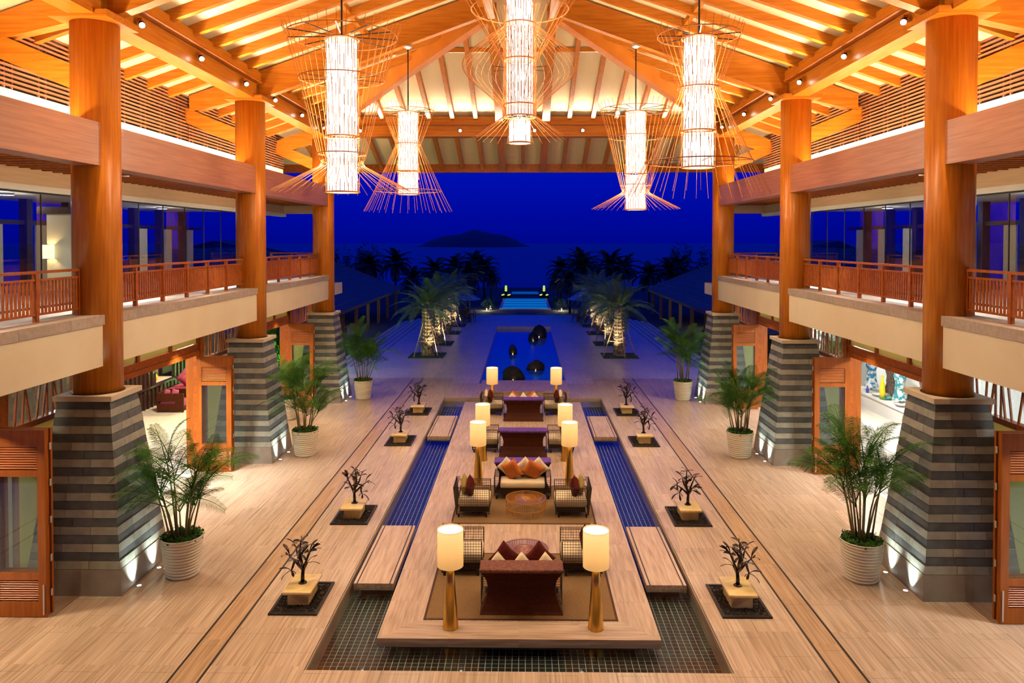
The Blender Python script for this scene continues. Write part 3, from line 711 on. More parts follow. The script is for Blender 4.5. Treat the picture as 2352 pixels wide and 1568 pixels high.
def chand(kind, x, y, label, ztop):
    t = thing('chandelier', label, 'chandelier', (x, y, 0), group='wire basket chandeliers')
    MB().tube([(0, 0, 11.1), (0, 0, ztop)], .022, 8).build('rod', 'rod_dark', t)
    MB().lathe([(.02, ztop - .10), (.13, ztop - .04), (.13, ztop)], 20).build('canopy', 'steel', t)
    if kind == 'A':
        tubelamp(t, .345, 9.18, 11.16); tubelamp(t, .345, 8.0, 9.12)
        for z, r in ((9.15, .36), (8.01, .35), (11.15, .35)): MB().ring(r, z, .016).build('band', 'wire_brown_orange', t)
        prof = [(1.22, 11.45), (1.136, 11.22), (.877, 10.34), (.50, 8.80), (.43, 8.66), (.47, 8.55), (.62, 8.46), (1.42, 8.03)]
        wires(t, smooth(prof, 3), 40, .0056, 'wire_orange', jit=.0)
        for r, z in ((1.136, 11.22), (.877, 10.34), (.50, 8.80)): MB().ring(r, z, .011, 40).build('ring', 'wire_brown_orange', t)
        spokes(t, 1.13, 11.22, 11); spokes(t, .87, 10.34, 9, 'wire_brown', th=.011)
    elif kind == 'B':
        tubelamp(t, .345, 9.28, 11.16); tubelamp(t, .345, 8.5, 9.22)
        for z, r in ((9.25, .36), (8.51, .35), (11.15, .35)): MB().ring(r, z, .016).build('band', 'wire_brown_orange', t)
        wires(t, [(.90, 11.40), (.83, 11.20), (.43, 10.18), (.36, 9.98)], 34, .0056, 'wire_orange')
        wires(t, [(.36, 10.22), (.43, 10.05), (1.08, 8.62), (1.43, 7.95)], 34, .0056, 'wire_orange', ph=.08)
        for r, z in ((.84, 11.20), (.425, 10.13), (1.09, 8.62)): MB().ring(r, z, .012, 40).build('ring', 'wire_brown_orange', t)
        spokes(t, .83, 11.20, 9); spokes(t, 1.08, 8.62, 6, 'wire_brown', th=.012)
    else:
        tubelamp(t, .30, 10.75, 13.2, rods=34); tubelamp(t, .30, 9.55, 10.70, rods=34); tubelamp(t, .245, 9.0, 9.5, rods=6)
        for z, r in ((10.72, .33), (9.56, .33), (9.02, .245), (11.45, .33), (9.80, .32)): MB().ring(r, z, .016).build('band', 'wire_brown_orange', t)
        wires(t, [(1.32, 12.25), (.36, 10.72)], 34, .0058, 'wire_orange')
        wires(t, smooth([(.35, 11.42), (.62, 11.20), (1.08, 10.82), (1.19, 10.60), (1.05, 10.36), (.62, 9.98), (.35, 9.72)], 3), 40, .0056, 'wire_orange')
        wires(t, [(.34, 11.35), (.34, 9.55)], 30, .007, 'wire_brown_orange')
        wires(t, [(.34, 9.56), (.98, 9.12)], 30, .0056, 'wire_orange')
        MB().ring(1.0, 11.75, .012, 40).build('ring', 'wire_brown_orange', t)
        spokes(t, .6, 10.55, 8, 'wire_brown', th=.012); spokes(t, .30, 9.57, 6, 'rod_dark', r0=.02, th=.02)
chand('A', -3.68, COLY[1], 'large wire chandelier with flared skirt nearest on the left', roofz(3.68) - .9)
chand('B', -3.68, COLY[2], 'smaller looking hourglass wire chandelier hanging farther back on the left', roofz(3.68) - .9)
chand('B', 3.68, COLY[1], 'large hourglass wire chandelier nearest on the right', roofz(3.68) - .9)
chand('A', 3.68, COLY[2], 'smaller looking flared wire chandelier hanging farther back on the right', roofz(3.68) - .9)
chand('C', 0, COLY[1], 'central tall chandelier with a bulging wire cage and small lower drum', 14.6)
# ================================================================== GROUND FLOOR SIDE WALLS, DOORS, ROOMS
for s in (-1, 1):
    nm = SIDE[s]
    wg = struct('wall_ground_' + nm, 'wood_red', MB().box(s * GW, s * (GW + .16), 6, 36.4, 4.38, 4.46), 'timber framed shopfront wall under the %s balcony' % nm)
    rg = random.Random(5)
    for ya, yb in [(6, COLY[1] - 1.45)] + [(COLY[k] + 1.75, COLY[k + 1] - 1.45) for k in (1, 2)] + [(COLY[3] + 1.75, 36)]:
        block('header', 'wood_red', wg, s * (GW - .05), s * (GW + .14), ya, yb, 3.52, 3.66)
        block('header', 'wood_red', wg, s * (GW - .02), s * (GW + .12), ya, yb, 3.66, 3.86)
    for k in (1, 2, 3):
        c = COLY[k]; a, b = c - 1.45, c + 1.75
        for y in (a, b): block('post', 'wood_red', wg, s * (GW - .08), s * (GW + .14), y - .11, y + .11, 0, 4.4)
        # solid bay behind the pedestal: pale panel below, twig lattice above
        block('pale_panel', 'frosted_pane', wg, s * (GW + .02), s * (GW + .08), a + .5, b - .11, 0, 3.2)
        block('jamb_panel', 'wood_door', wg, s * (GW + .15), s * (GW + .40), a - .05, a + .01, 0, 3.5)
        block('carved_pane', 'white_plaster', wg, s * (GW + .02), s * (GW + .06), a + .11, a + .36, .2, 3.2)
        block('post', 'wood_red', wg, s * (GW - .03), s * (GW + .1), a + .37, a + .49, 0, 3.3)
        block('lattice_sill', 'wood_red', wg, s * (GW - .05), s * (GW + .12), a, b, 3.24, 3.36)
        block('lattice_pane', 'glass', wg, s * (GW + .06), s * (GW + .07), a + .11, b - .11, 3.36, 4.38)
        y = a + .2
        while y < b - .2:
            d = rg.uniform(-.22, .22)
            MB().bar((s * GW, y, 3.34), (s * GW, min(max(y + d, a + .1), b - .1), 4.40), .035, .035).build('twig', 'wood_red', wg)
            y += rg.uniform(.14, .24)
        # transom panes over the openings
        if k < 3 or True:
            y0_ = b + .11; y1_ = (COLY[k + 1] - 1.56) if k < 3 else 36.0
            n = max(1, round((y1_ - y0_) / 1.75))
            for q in range(n):
                ya, yb = y0_ + (y1_ - y0_) * q / n, y0_ + (y1_ - y0_) * (q + 1) / n
                block('transom_pane', 'frosted_pane', wg, s * (GW + .03), s * (GW + .05), ya + .05, yb - .05, 3.88, 4.38)
                block('transom_post', 'wood_red', wg, s * (GW - .03), s * (GW + .1), yb - .06, yb + .06, 3.86, 4.40)
    y0_ = 6.2; y1_ = COLY[1] - 1.56
    for q in range(4):
        ya, yb = y0_ + (y1_ - y0_) * q / 4, y0_ + (y1_ - y0_) * (q + 1) / 4
        block('transom_pane', 'frosted_pane', wg, s * (GW + .03), s * (GW + .05), ya + .05, yb - .05, 3.88, 4.38)
        block('transom_post', 'wood_red', wg, s * (GW - .03), s * (GW + .1), yb - .06, yb + .06, 3.86, 4.40)
    struct('ceiling_ground_' + nm, 'cream_plaster', MB().box(s * (FACE + .3), s * 17, 2, 36, 4.46, 4.98), 'soffit over the %s ground floor rooms' % nm)
    # lights in the rooms
    for k in range(4):
        yy = (12.0, 20.2, 27.0, 32.8)[k]
        t = thing('room_ceiling_light', 'square ceiling light panel in the %s ground floor rooms, bay %s' % (nm, ('one', 'two', 'three', 'four')[k]), 'light', (s * 12.2, yy, 4.40), group='ceiling lights of the side rooms')
        MB().box(-.5, .5, -.5, .5, 0, .05).build('tray', 'white_plaster', t)
        lamp('AREA', 'panel', t, (0, 0, -.01), LV['interior'] * (1.5 if k == 1 and s < 0 else 1.0), WHITE if s > 0 or k == 1 else WARM, rot=(0, 0, 0), sx=.9, sy=.9)
for s in (-1, 1):
    for q, yy in enumerate((20.9, 29.4)):
        t = thing('soffit_downlight', '%s white downlight under the %s balcony soffit by the doorway' % (('nearer', 'farther')[q], SIDE[s]), 'light', (s * 9.35, yy, 4.45), group='downlights under the balcony')
        MB().lathe([(.1, -.02), (.1, .05)], 16).build('trim', 'steel', t)
        lamp('SPOT', 'beam', t, (0, 0, -.05), (1500 if s < 0 else 520) * (1 if q == 0 else .35), WHITE, aim=(-s * .25, .1, -4), size=R(88), blend=1.0, radius=.1)

# folding door stacks
def louvre(t, x0, x1, z0, z1, n):
    for q in range(n):
        z = z0 + (z1 - z0) * (q + .5) / n
        put('slat', unit('slat_lit'), t, ((x0 + x1) / 2, -.006, z), (R(40), 0, 0), (x1 - x0, .030, .010))
lf = MB().box(0, .15, -.027, .027, .01, 3.5).box(.90, 1.05, -.027, .027, .01, 3.5)
for z0, z1 in ((.01, .30), (.70, .84), (2.63, 2.75), (3.18, 3.5)): lf.box(.15, .90, -.027, .027, z0, z1)
leaf_me = lf.mesh('leaf', 'wood_door')
def door_stack(s, k):
    c = COLY[k]
    t = thing('folding_door', 'folded stack of orange louvred glass doors %s on the %s' % ({1: 'before the nearest pedestal', 2: 'before the middle pedestal', 3: 'before the farthest pedestal'}[k], SIDE[s]), 'folding door', (s * 8.78, c - 1.80, 0), group='folded door stacks', scale=(s, 1, 1))
    for q in range(3):
        l = put('leaf', leaf_me, t, (0 if q != 1 else .02, q * .085, 0))
        put('pane', unit('glass_door'), l, (.525, 0, 1.735), None, (.75, .008, 1.80))
        if q == 0:
            louvre(l, .15, .90, 2.76, 3.17, 9); louvre(l, .15, .90, .31, .69, 9)
            block('louvre_gap_shade', 'wood_dark', l, .15, .90, .018, .024, 2.75, 3.18); block('louvre_gap_shade', 'wood_dark', l, .15, .90, .018, .024, .30, .70)  # dark sheets added as the shade in the gaps between slats
            MB().box(.03, .055, -.045, -.027, .06, .62).build('bolt', 'steel', l)
        else:
            block('infill', 'wood_door', l, .15, .90, -.01, .01, 2.75, 3.18); block('infill', 'wood_door', l, .15, .90, -.01, .01, .30, .70)
    for z in (.35, 1.0, 1.72, 2.42, 3.1):
        MB().box(-.006, .0, .10, .155, z, z + .13).build('hinge', 'steel', t)
for s in (-1, 1):
    for k in (1, 2, 3): door_stack(s, k)

# ---- left lounge
wl = struct('wall_lounge', 'wood_dark', MB().box(-15.75, -15.6, 10, 31.2, 0, 4.46).box(-15.75, -15.6, 32.9, 35.5, 0, 4.46).box(-15.75, -15.6, 31.2, 32.9, 0, .9).box(-15.75, -15.6, 31.2, 32.9, 3.0, 4.46), 'dark slatted timber wall of the lounge')
for q in range(26):
    yq = 26.5 + q * .33
    block('batten', 'wood_dark', wl, -15.60, -15.54, yq, yq + .06, 0, .85 if 31.1 < yq < 32.95 else 4.4)
for z in (.82, 3.02): block('rail', 'wood_dark', wl, -15.62, -15.50, 26.4, 35.2, z, z + .09)
struct('window_lounge', 'cream_plaster', MB().box(-16.6, -16.5, 30.9, 33.2, .7, 3.3).box(-16.6, -15.7, 31.0, 33.1, .80, .9), 'small lit window niche in the lounge wall')
t = thing('niche_lamp', 'warm lamp glowing in the lounge wall niche', 'lamp', (-16.2, 32.2, 2.9)); MB().lathe([(.05, 0), (.07, .06), (.05, .12)], 12).build('globe', 'sconce_glow', t, True)
lamp('POINT', 'glow', t, (0, 0, -.1), 45, WARM, radius=.06)
tag(MB().lathe([(.06, 0), (.17, .10), (.19, .2), (.15, .32), (.05, .38)], 16, (-15.95, 31.65, .9)).build('yellow_ball_vase', 'cloth_yellow', smooth=True), 'round yellow vase on the sill of the lounge wall niche', 'vase')
def rbox(x0, x1, y0, y1, z0, z1, r=.04):
    mb = MB(); X = [(x0, x1), (y0, y1), (z0, z1)]; ids = {}
    def vid(p):
        p = tuple(round(a, 5) for a in p)
        if p not in ids: ids[p] = len(mb.v); mb.v.append(p)
        return ids[p]
    n = 3
    import itertools
    # grid on each face, pushed onto a rounded box
    for ax in range(3):
        o1, o2 = (ax + 1) % 3, (ax + 2) % 3
        for sgn in (0, 1):
            us = [X[o1][0] + (X[o1][1] - X[o1][0]) * q for q in (0, .02, .06, .14, .5, .86, .94, .98, 1)]
            ws = [X[o2][0] + (X[o2][1] - X[o2][0]) * q for q in (0, .02, .06, .14, .5, .86, .94, .98, 1)]
            us = [X[o1][0], X[o1][0] + r * .3, X[o1][0] + r, (X[o1][0] + X[o1][1]) / 2, X[o1][1] - r, X[o1][1] - r * .3, X[o1][1]]
            ws = [X[o2][0], X[o2][0] + r * .3, X[o2][0] + r, (X[o2][0] + X[o2][1]) / 2, X[o2][1] - r, X[o2][1] - r * .3, X[o2][1]]
            G = []
            for u in us:
                row = []
                for w in ws:
                    p = [0, 0, 0]; p[ax] = X[ax][sgn]; p[o1] = u; p[o2] = w
                    cpt = [min(max(p[i], X[i][0] + r), X[i][1] - r) for i in range(3)]
                    d = Vector(p) - Vector(cpt)
                    p2 = Vector(cpt) + (d.normalized() * r if d.length > 1e-6 else d)
                    row.append(vid(p2))
                G.append(row)
            for i in range(len(us) - 1):
                for j in range(len(ws) - 1):
                    f = (G[i][j], G[i + 1][j], G[i + 1][j + 1], G[i][j + 1])
                    f = f if sgn else f[::-1]
                    if len(set(f)) >= 3: mb.f.append(tuple(dict.fromkeys(f)))
    return mb
def pillow_mesh(w, h, th, m, name='cushion'):
    mb = MB(); n = 9; idx = {}
    for sg in (1, -1):
        for i in range(n):
            for j in range(n):
                u, v = -1 + 2 * i / (n - 1), -1 + 2 * j / (n - 1)
                edge = max(abs(u), abs(v)) > .999
                k = (i, j, 0 if edge else sg)
                if k in idx: continue
                t_ = (max(0, 1 - u ** 4) * max(0, 1 - v ** 4)) ** .5
                pin = 1 - .10 * (1 - abs(u * v)) * (max(abs(u), abs(v)) ** 6)
                idx[k] = len(mb.v); mb.v.append((u * w / 2 * pin, sg * t_ * th / 2 if not edge else 0, v * h / 2 * pin))
        for i in range(n - 1):
            for j in range(n - 1):
                q = []
                for a, b in ((i, j), (i + 1, j), (i + 1, j + 1), (i, j + 1)):
                    ed = a in (0, n - 1) or b in (0, n - 1); q.append(idx[(a, b, 0 if ed else sg)])
                mb.f.append(tuple(q) if sg < 0 else tuple(q[::-1]))
    return mb.mesh(name, m, True)
PM = {m: pillow_mesh(.46, .46, .17, m) for m in ('fabric_orange', 'fabric_cream', 'fabric_burgundy', 'fabric_olive', 'fabric_pink', 'fabric_plum')}
def cushion(m, loc, rot, label, scale=1.0, group='scatter cushions'):
    o = put('cushion', PM[m], None, loc, rot, (scale,) * 3); return tag(o, label, 'cushion', group)
t = thing('lounge_armchair', 'brown box armchair with slotted side in the lounge through the left doorway', 'armchair', (-14.35, 30.35, 0), R(0))
MB().box(-.55, .55, -.52, -.46, .06, .36).box(-.55, .55, -.52, -.46, .46, .78).box(-.55, -.5, -.52, -.46, .36, .46).box(.2, .55, -.52, -.46, .36, .46).build('side', 'wood_brownred' if 'wood_brownred' in MATS else 'leather', t)
MB().box(-.55, .55, .46, .52, .06, .78).build('side', 'leather', t); MB().box(-.55, -.46, -.46, .46, .06, .8).build('back', 'leather', t)
rbox(-.46, .5, -.45, .45, .22, .44, .05).build('seat_cushion', 'fabric_plum', t, True)
for a in (-.5, .5):
    for b in (-.48, .48): MB().box(a - .03, a + .03, b - .03, b + .03, 0, .06).build('foot', 'wood_dark', t)
cushion('fabric_plum', (-14.65, 30.2, .68), (R(0), R(15), R(90)), 'plum cushion at the back of the lounge armchair', .9)
cushion('fabric_plum', (-14.35, 30.25, .68), (R(0), R(20), R(80)), 'plum cushion in front of another on the lounge armchair', .9)
t = thing('lounge_daybed', 'pink upholstered daybed in the lounge seen past the left doorway', 'daybed', (-14.78, 32.9, 0))
rbox(-.8, .8, -1.3, 1.3, .2, .55, .07).build('mattress', 'fabric_pink', t, True); MB().box(-.8, .8, -1.3, 1.3, .0, .2).build('base', 'wood_dark', t)
MB().box(-.86, -.8, -1.3, 1.3, .2, .9).build('backboard', 'wood_dark', t)
cushion('fabric_pink', (-14.55, 32.2, .98), (R(-15), R(45), R(15)), 'large bright pink cushion standing on its corner on the lounge daybed', 1.5)
cushion('fabric_plum', (-14.95, 32.5, .95), (R(-15), R(45), R(30)), 'dusky pink cushion behind the bright one on the lounge daybed', 1.3)
t = thing('lounge_side_table', 'small red brown side table between lounge armchair and daybed', 'side table', (-14.2, 31.2, 0))
MB().box(-.27, .27, -.27, .27, .62, .68).build('top', 'wood_red', t)
for a in (-.23, .23):
    for b in (-.23, .23): MB().box(a - .03, a + .03, b - .03, b + .03, 0, .62).build('leg', 'wood_red', t)
tag(MB().lathe([(.05, 0), (.07, .05), (.04, .12)], 12, (-14.2, 31.2, .68)).build('glass_candle', 'porcelain'), 'little glass cup on the lounge side table', 'cup')
t = thing('wall_sconce', 'small lit drum lamp on the cream panel behind the upper left glazing', 'wall lamp', (-13.12, 20.35, 6.7))
MB().lathe([(.15, -.19), (.15, .19)], 20, capb=False, capt=False).build('shade', 'sconce_glow', t, True); MB().box(-.03, .03, 0, .14, -.03, .03).build('arm', 'steel', t)
lamp('POINT', 'glow', t, (0, -.02, .0), 30, AMBER, radius=.08)
struct('wall_sconce_panel', 'cream_plaster', MB().box(-13.25, -12.45, 20.5, 20.6, 5.6, 7.75), 'cream wall panel lit by the sconce').name = 'wall_panel'
struct('wall_panel_frame', 'wood_dark', MB().box(-12.45, -12.2, 20.45, 20.65, 5.3, 8.3).box(-13.5, -12.2, 20.45, 20.65, 7.75, 7.95), 'dark frame beside the sconce panel')
# ---- right shop
struct('wall_shop', 'shop_white', MB().box(15.6, 15.75, 10, 35.5, 0, 4.46).box(12.0, 15.7, 33.0, 33.15, 0, 4.46), 'white walls of the shop')
t = thing('display_plinth', 'low white display plinth inside the shop', 'plinth', (14.95, 29.4, 0))
MB().box(-.6, .6, -3.2, 3.2, 0, .55).build('body', 'shop_white', t); MB().box(-.64, .64, -3.24, 3.24, .55, .62).build('top', 'shop_white', t)
def dress_form(x, y, m, lab):
    t = thing('dress_form', lab, 'mannequin', (x, y, .62), group='dress forms in the shop')
    MB().lathe([(.16, 0), (.16, .02), (.03, .03), (.03, .5)], 16).build('stand', 'porcelain', t, True)
    MB().lathe([(.14, .5), (.20, .62), (.17, .85), (.23, 1.1), (.20, 1.22), (.06, 1.28), (.05, 1.38)], 18).build('torso', m, t, True)
    MB().lathe([(.28, .18), (.17, .62)], 18, capb=False, capt=False).build('skirt', m, t, True)
dress_form(14.85, 31.6, 'cloth_blue', 'dress form in a blue and white dress inside the shop')
dress_form(15.1, 30.4, 'cloth_dark', 'dress form in dark patterned clothes inside the shop')
dress_form(14.75, 29.0, 'cloth_teal', 'dress form in teal and white clothes inside the shop')
dress_form(15.0, 27.6, 'cloth_dark', 'dress form in dark clothes nearest in the shop')
tag(MB().lathe([(.09, 0), (.11, .25), (.10, .55), (.05, .75), (.05, .95)], 14, (14.5, 29.9, .62)).build('yellow_vase', 'cloth_yellow', smooth=True), 'tall bright yellow vase on the shop plinth', 'vase')
tag(MB().lathe([(.05, 0), (.07, .12), (.03, .22), (.03, .3)], 12, (14.5, 31.2, .62)).build('blue_bottle', 'bulb_blue', smooth=True), 'small blue bottle on the shop plinth', 'bottle')
for i, (yy, m) in enumerate(((30.7, 'porcelain'), (30.1, 'glass_green'), (28.8, 'porcelain'))):
    tag(MB().lathe([(.10, 0), (.22, .05), (.26, .10)], 18, (14.62, yy - .2, .62), capt=False).build('glass_bowl', m, smooth=True), ('wide white bowl at the back of the shop plinth', 'shallow green glass bowl on the shop plinth', 'white bowl nearest on the shop plinth')[i], 'bowl', 'bowls on the shop plinth')

# ================================================================== FURNITURE ON THE PLATFORM
def sofa(x, y, rz, label, band, n):
    t = thing('sofa', label, 'sofa', (x, y, 0), rz, 'wire framed sofas on the platform')
    loop = [(.0, .0), (.06, .05), (.14, .16), (.20, .30), (.22, .44), (.19, .58), (.11, .70), (.02, .79), (.0, .82), (.42, .82), (.40, .72), (.36, .56), (.34, .40), (.36, .24), (.44, .0)]
    def wz(z): return .635 + .15 * (abs(z - .42) / .42) ** 1.7
    mb = MB(); k = len(loop)
    mb.add([(-wz(z), yy, z) for yy, z in loop] + [(wz(z), yy, z) for yy, z in loop], [tuple(range(k)), tuple(range(2 * k - 1, k - 1, -1))] + [(i, k + i, k + (i + 1) % k, (i + 1) % k) for i in range(k)])
    mb.build('curved_back', 'leather', t)
    rbox(-.79, .79, -.015, .44, .80, .875, .03).build('top_band', band, t, True)
    MB().box(-.62, .62, .36, .95, .14, .30).build('seat_base', 'black_metal', t)
    rbox(-.61, .61, .37, .97, .30, .47, .05).build('seat_cushion', 'fabric_cream', t, True)
    for q in (-1, 1):
        mb = MB(); x0, x1 = q * .64, q * .77
        for xx in (x0, x1):
            for i in range(15):
                yy = .28 + i * .05; mb.box(xx - .004, xx + .004, yy - .004, yy + .004, .10, .62)
            for i in range(12):
                z = .10 + i * .0473; mb.box(xx - .004, xx + .004, .28, .98, z - .004, z + .004)
        for i in range(15):
            yy = .28 + i * .05
            for z in (.10, .62): mb.box(min(x0, x1), max(x0, x1), yy - .004, yy + .004, z - .004, z + .004)
        for i in range(12): mb.box(min(x0, x1), max(x0, x1), .976, .984, .10 + i * .0473 - .004, .10 + i * .0473 + .004)
        mb.build('wire_arm', 'wire_brown', t)
        for yy in (.34, .92): MB().lathe([(.03, 0), (.03, .11)], 10, (q * .70, yy, 0)).build('foot', 'black_metal', t)
    return t
OX = .045
sofa(OX, 13.68, 0, 'brown leather sofa with hourglass back and mottled brown top, nearest on the platform', 'velvet_brown', 1)
sofa(OX, 20.86, R(180), 'wire sofa facing us with cream seat and two orange cushions, purple top', 'velvet_purple', 2)
sofa(OX, 23.80, 0, 'brown leather backed sofa standing back to back behind the orange cushioned sofa', 'velvet_purple', 3)
sofa(OX, 28.57, 0, 'brown leather backed sofa farthest on the platform near the water', 'velvet_purple', 4)
# scatter cushions on the sofas
for q in (-1, 1): cushion('fabric_burgundy', (OX + q * .34, 14.36, .80), (R(-18), R(45), R(-6 * q)), 'burgundy cushion standing on its corner on the nearest sofa, %s one' % SIDE[q], 1.02)
for i, q in enumerate((-.46, 0, .46)): cushion('fabric_cream', (OX + q, 14.21, .70), (R(-10), R(45), 0), 'cream cushion on its corner on the nearest sofa, %s of three' % ('left', 'middle', 'right')[i], .88)
for q in (-1, 1): cushion('fabric_orange', (OX + q * .29, 20.20, .72), (R(20), R(45 - 14 * q), R(4 * q)), 'large orange cushion on the sofa facing us, %s one' % SIDE[q], 1.10)
for i, q in enumerate((-.42, .08, .44)): cushion('fabric_cream', (OX + q, 20.38, .74), (R(16), R(45 + 8 * q), 0), 'cream cushion behind the orange ones on the sofa facing us, %s of three' % ('left', 'middle', 'right')[i], 1.0)
for q in (-1, 1): cushion('fabric_orange', (OX + q * .40, 29.30, .74), (R(-18), R(45), 0), 'ochre cushion peeping over the farthest sofa, %s one' % SIDE[q], 1.0)
for i, q in enumerate((-.44, 0, .44)): cushion('fabric_cream', (OX + q, 29.10, .72), (R(-10), R(45), 0), 'cream cushion peeping over the farthest sofa, %s of three' % ('left', 'middle', 'right')[i], .95)

def grid_panel(mb, o, u, v, nu, nv, t=.0036):
    o, u, v = Vector(o), Vector(u), Vector(v); n = u.cross(v).normalized()
    for i in range(nu + 1): mb.bar(o + u * i / nu, o + u * i / nu + v, t * 2, t * 2, n)
    for j in range(nv + 1): mb.bar(o + v * j / nv, o + v * j / nv + u, t * 2, t * 2, n)
def make_chair():
    t = thing('wire_armchair', 'x', 'armchair')
    for q in (-1, 1):
        mb = MB(); grid_panel(mb, (-.36, q * .40, .10), (.80, 0, 0), (0, 0, .64), 14, 11)
        grid_panel(mb, (-.36, q * .40, .74), (.80, 0, 0), (0, -q * .10, 0), 14, 2)
        mb.build('wire_side', 'wire_brown', t)
        MB().bar((-.38, q * .40, .08), (-.46, q * .40, .78), .03, .03).build('upright', 'wire_brown', t)
        MB().bar((.44, q * .40, .08), (.44, q * .40, .74), .022, .022).build('upright', 'wire_brown', t)
    mb = MB(); grid_panel(mb, (-.38, -.40, .10), (0, .80, 0), (-.08, 0, .70), 14, 12)
    grid_panel(mb, (-.46, -.40, .80), (0, .80, 0), (.10, 0, 0), 14, 2)
    mb.build('wire_back', 'wire_brown', t)
    mb = MB(); grid_panel(mb, (.44, -.40, .10), (0, .80, 0), (0, 0, .20), 14, 4); mb.build('wire_front', 'wire_brown', t)
    MB().box(-.32, .42, -.29, .29, .12, .28).build('seat_base', 'black_metal', t)
    rbox(-.35, .45, -.37, .37, .26, .47, .06).build('seat_cushion', 'fabric_cream', t, True)
    for a in (-.34, .36):
        for b in (-.36, .36): MB().lathe([(.028, 0), (.028, .10)], 10, (a, b, 0)).build('foot', 'black_metal', t)
    return t
ch0 = make_chair(); used = False
chairs = [(15.70, 'beside the nearest sofa', ('fabric_burgundy', 'fabric_olive')), (18.98, 'beside the round table and the orange cushions', ('fabric_burgundy', 'fabric_olive')),
          (24.72, 'beside the back to back leather sofa', ('fabric_burgundy', 'fabric_orange')), (29.95, 'beside the farthest sofa', ('fabric_burgundy', 'fabric_cream'))]
for y, w, cs in chairs:
    for s in (-1, 1):
        x = OX + s * 1.28; lab = 'black wire mesh armchair %s, %s side' % (w, SIDE[s])
        if not used: ch0.location = (x, y, 0); ch0.rotation_euler = (0, 0, 0 if s < 0 else R(180)); used = True; ch0['label'] = lab; ch0['group'] = 'wire mesh armchairs'
        else: dup(ch0, (x, y, 0), 0 if s < 0 else R(180), lab, 'wire mesh armchairs')
        cushion(cs[0], (x + s * .06, y - .12, .70), (R(0), R(45), R(90 + s * 12)), 'burgundy cushion in the armchair %s, %s side' % (w, SIDE[s]), 1.0)
        cushion(cs[1], (x + s * .22, y + .02, .70), (R(0), R(45), R(90 - s * 8)), '%s cushion in the armchair %s, %s side' % ({'fabric_olive': 'olive', 'fabric_orange': 'orange', 'fabric_cream': 'cream'}[cs[1]], w, SIDE[s]), .95)
def round_table(x, y, label):
    t = thing('round_wire_table', label, 'coffee table', (x, y, 0), group='round wire coffee tables')
    mb = MB()
    for k in range(72):
        a = 2 * math.pi * k / 72; mb.bar((.03 * math.cos(a), .03 * math.sin(a), .385), (.50 * math.cos(a), .50 * math.sin(a), .40), .006, .006)
    mb.build('radial_wires', 'wire_gold', t)
    mb = MB()
    for k in range(56):
        a = 2 * math.pi * k / 56; mb.bar((.51 * math.cos(a), .51 * math.sin(a), .40), (.52 * math.cos(a), .52 * math.sin(a), .18), .008, .008)
        mb.bar((.52 * math.cos(a), .52 * math.sin(a), .18), (.46 * math.cos(a), .46 * math.sin(a), .012), .008, .008)
    mb.build('side_rods', 'wire_gold', t)
    for r, z in ((.51, .40), (.52, .18), (.46, .012), (.25, .392)): MB().ring(r, z, .009, 48).build('hoop', 'wire_gold', t)
    MB().lathe([(.525, .41), (.525, .42)], 48).build('glass_top', 'glass_table', t)
    return t
round_table(.10, 15.75, 'round orange wire coffee table behind the nearest sofa')
round_table(.13, 18.93, 'round orange wire coffee table before the orange cushions')
def rug(x0, x1, y0, y1, lab):
    t = thing('rug', lab, 'rug', ((x0 + x1) / 2, (y0 + y1) / 2, 0), group='brown rugs on the platform')
    a, b = (x1 - x0) / 2, (y1 - y0) / 2
    MB().box(-a + .045, a - .045, -b + .045, b - .045, 0.0008, .009).build('field', 'rug', t)
    MB().box(-a, a, -b, -b + .045, 0.0008, .010).box(-a, a, b - .045, b, .0008, .010).box(-a, -a + .045, -b + .045, b - .045, .0008, .010).box(a - .045, a, -b + .045, b - .045, .0008, .010).build('border', 'rug_border', t)
rug(-1.77, 1.83, 13.52, 16.45, 'brown rug with dark border under the nearest sofa')
rug(-1.73, 1.88, 18.17, 21.04, 'brown rug with dark border under the round table and orange cushioned sofa')
# floor lamps
def floor_lamp():
    t = thing('floor_lamp', 'x', 'floor lamp', group='gold floor lamps on the platform')
    MB().lathe([(.145, 0), (.142, .02), (.118, .35), (.088, .75), (.065, 1.12), (.02, 1.13)], 32).build('base', 'gold', t, True)
    MB().lathe([(.236, 1.13), (.236, 1.80)], 36, capb=False, capt=False).build('shade', 'lamp_shade', t, True)
    MB().lathe([(.228, 1.775), (.0, 1.776)], 30, capb=False, capt=False).build('diffuser', 'shade_top_glow', t)
    MB().lathe([(.012, 1.13), (.012, 1.5)], 8).build('stem', 'steel', t)
    return t
fl = floor_lamp(); first = True
for y, w in ((13.27, 'beside the nearest sofa'), (21.2, 'behind the sofa with orange cushions'), (23.5, 'beside the back to back leather sofa'), (30.3, 'at the far end of the platform')):
    for s in (-1, 1):
        lab = 'gold lamp with cream drum shade %s, %s side' % (w, SIDE[s]); p = (.075 + s * 1.315, y, 0)
        if first: o = fl; o.location = p; o['label'] = lab; first = False
        else: o = dup(fl, p, 0, lab)
        lamp('POINT', 'bulb', o, (0, 0, 1.46), LV['bulb'], (1.0, .70, .36), radius=.06)

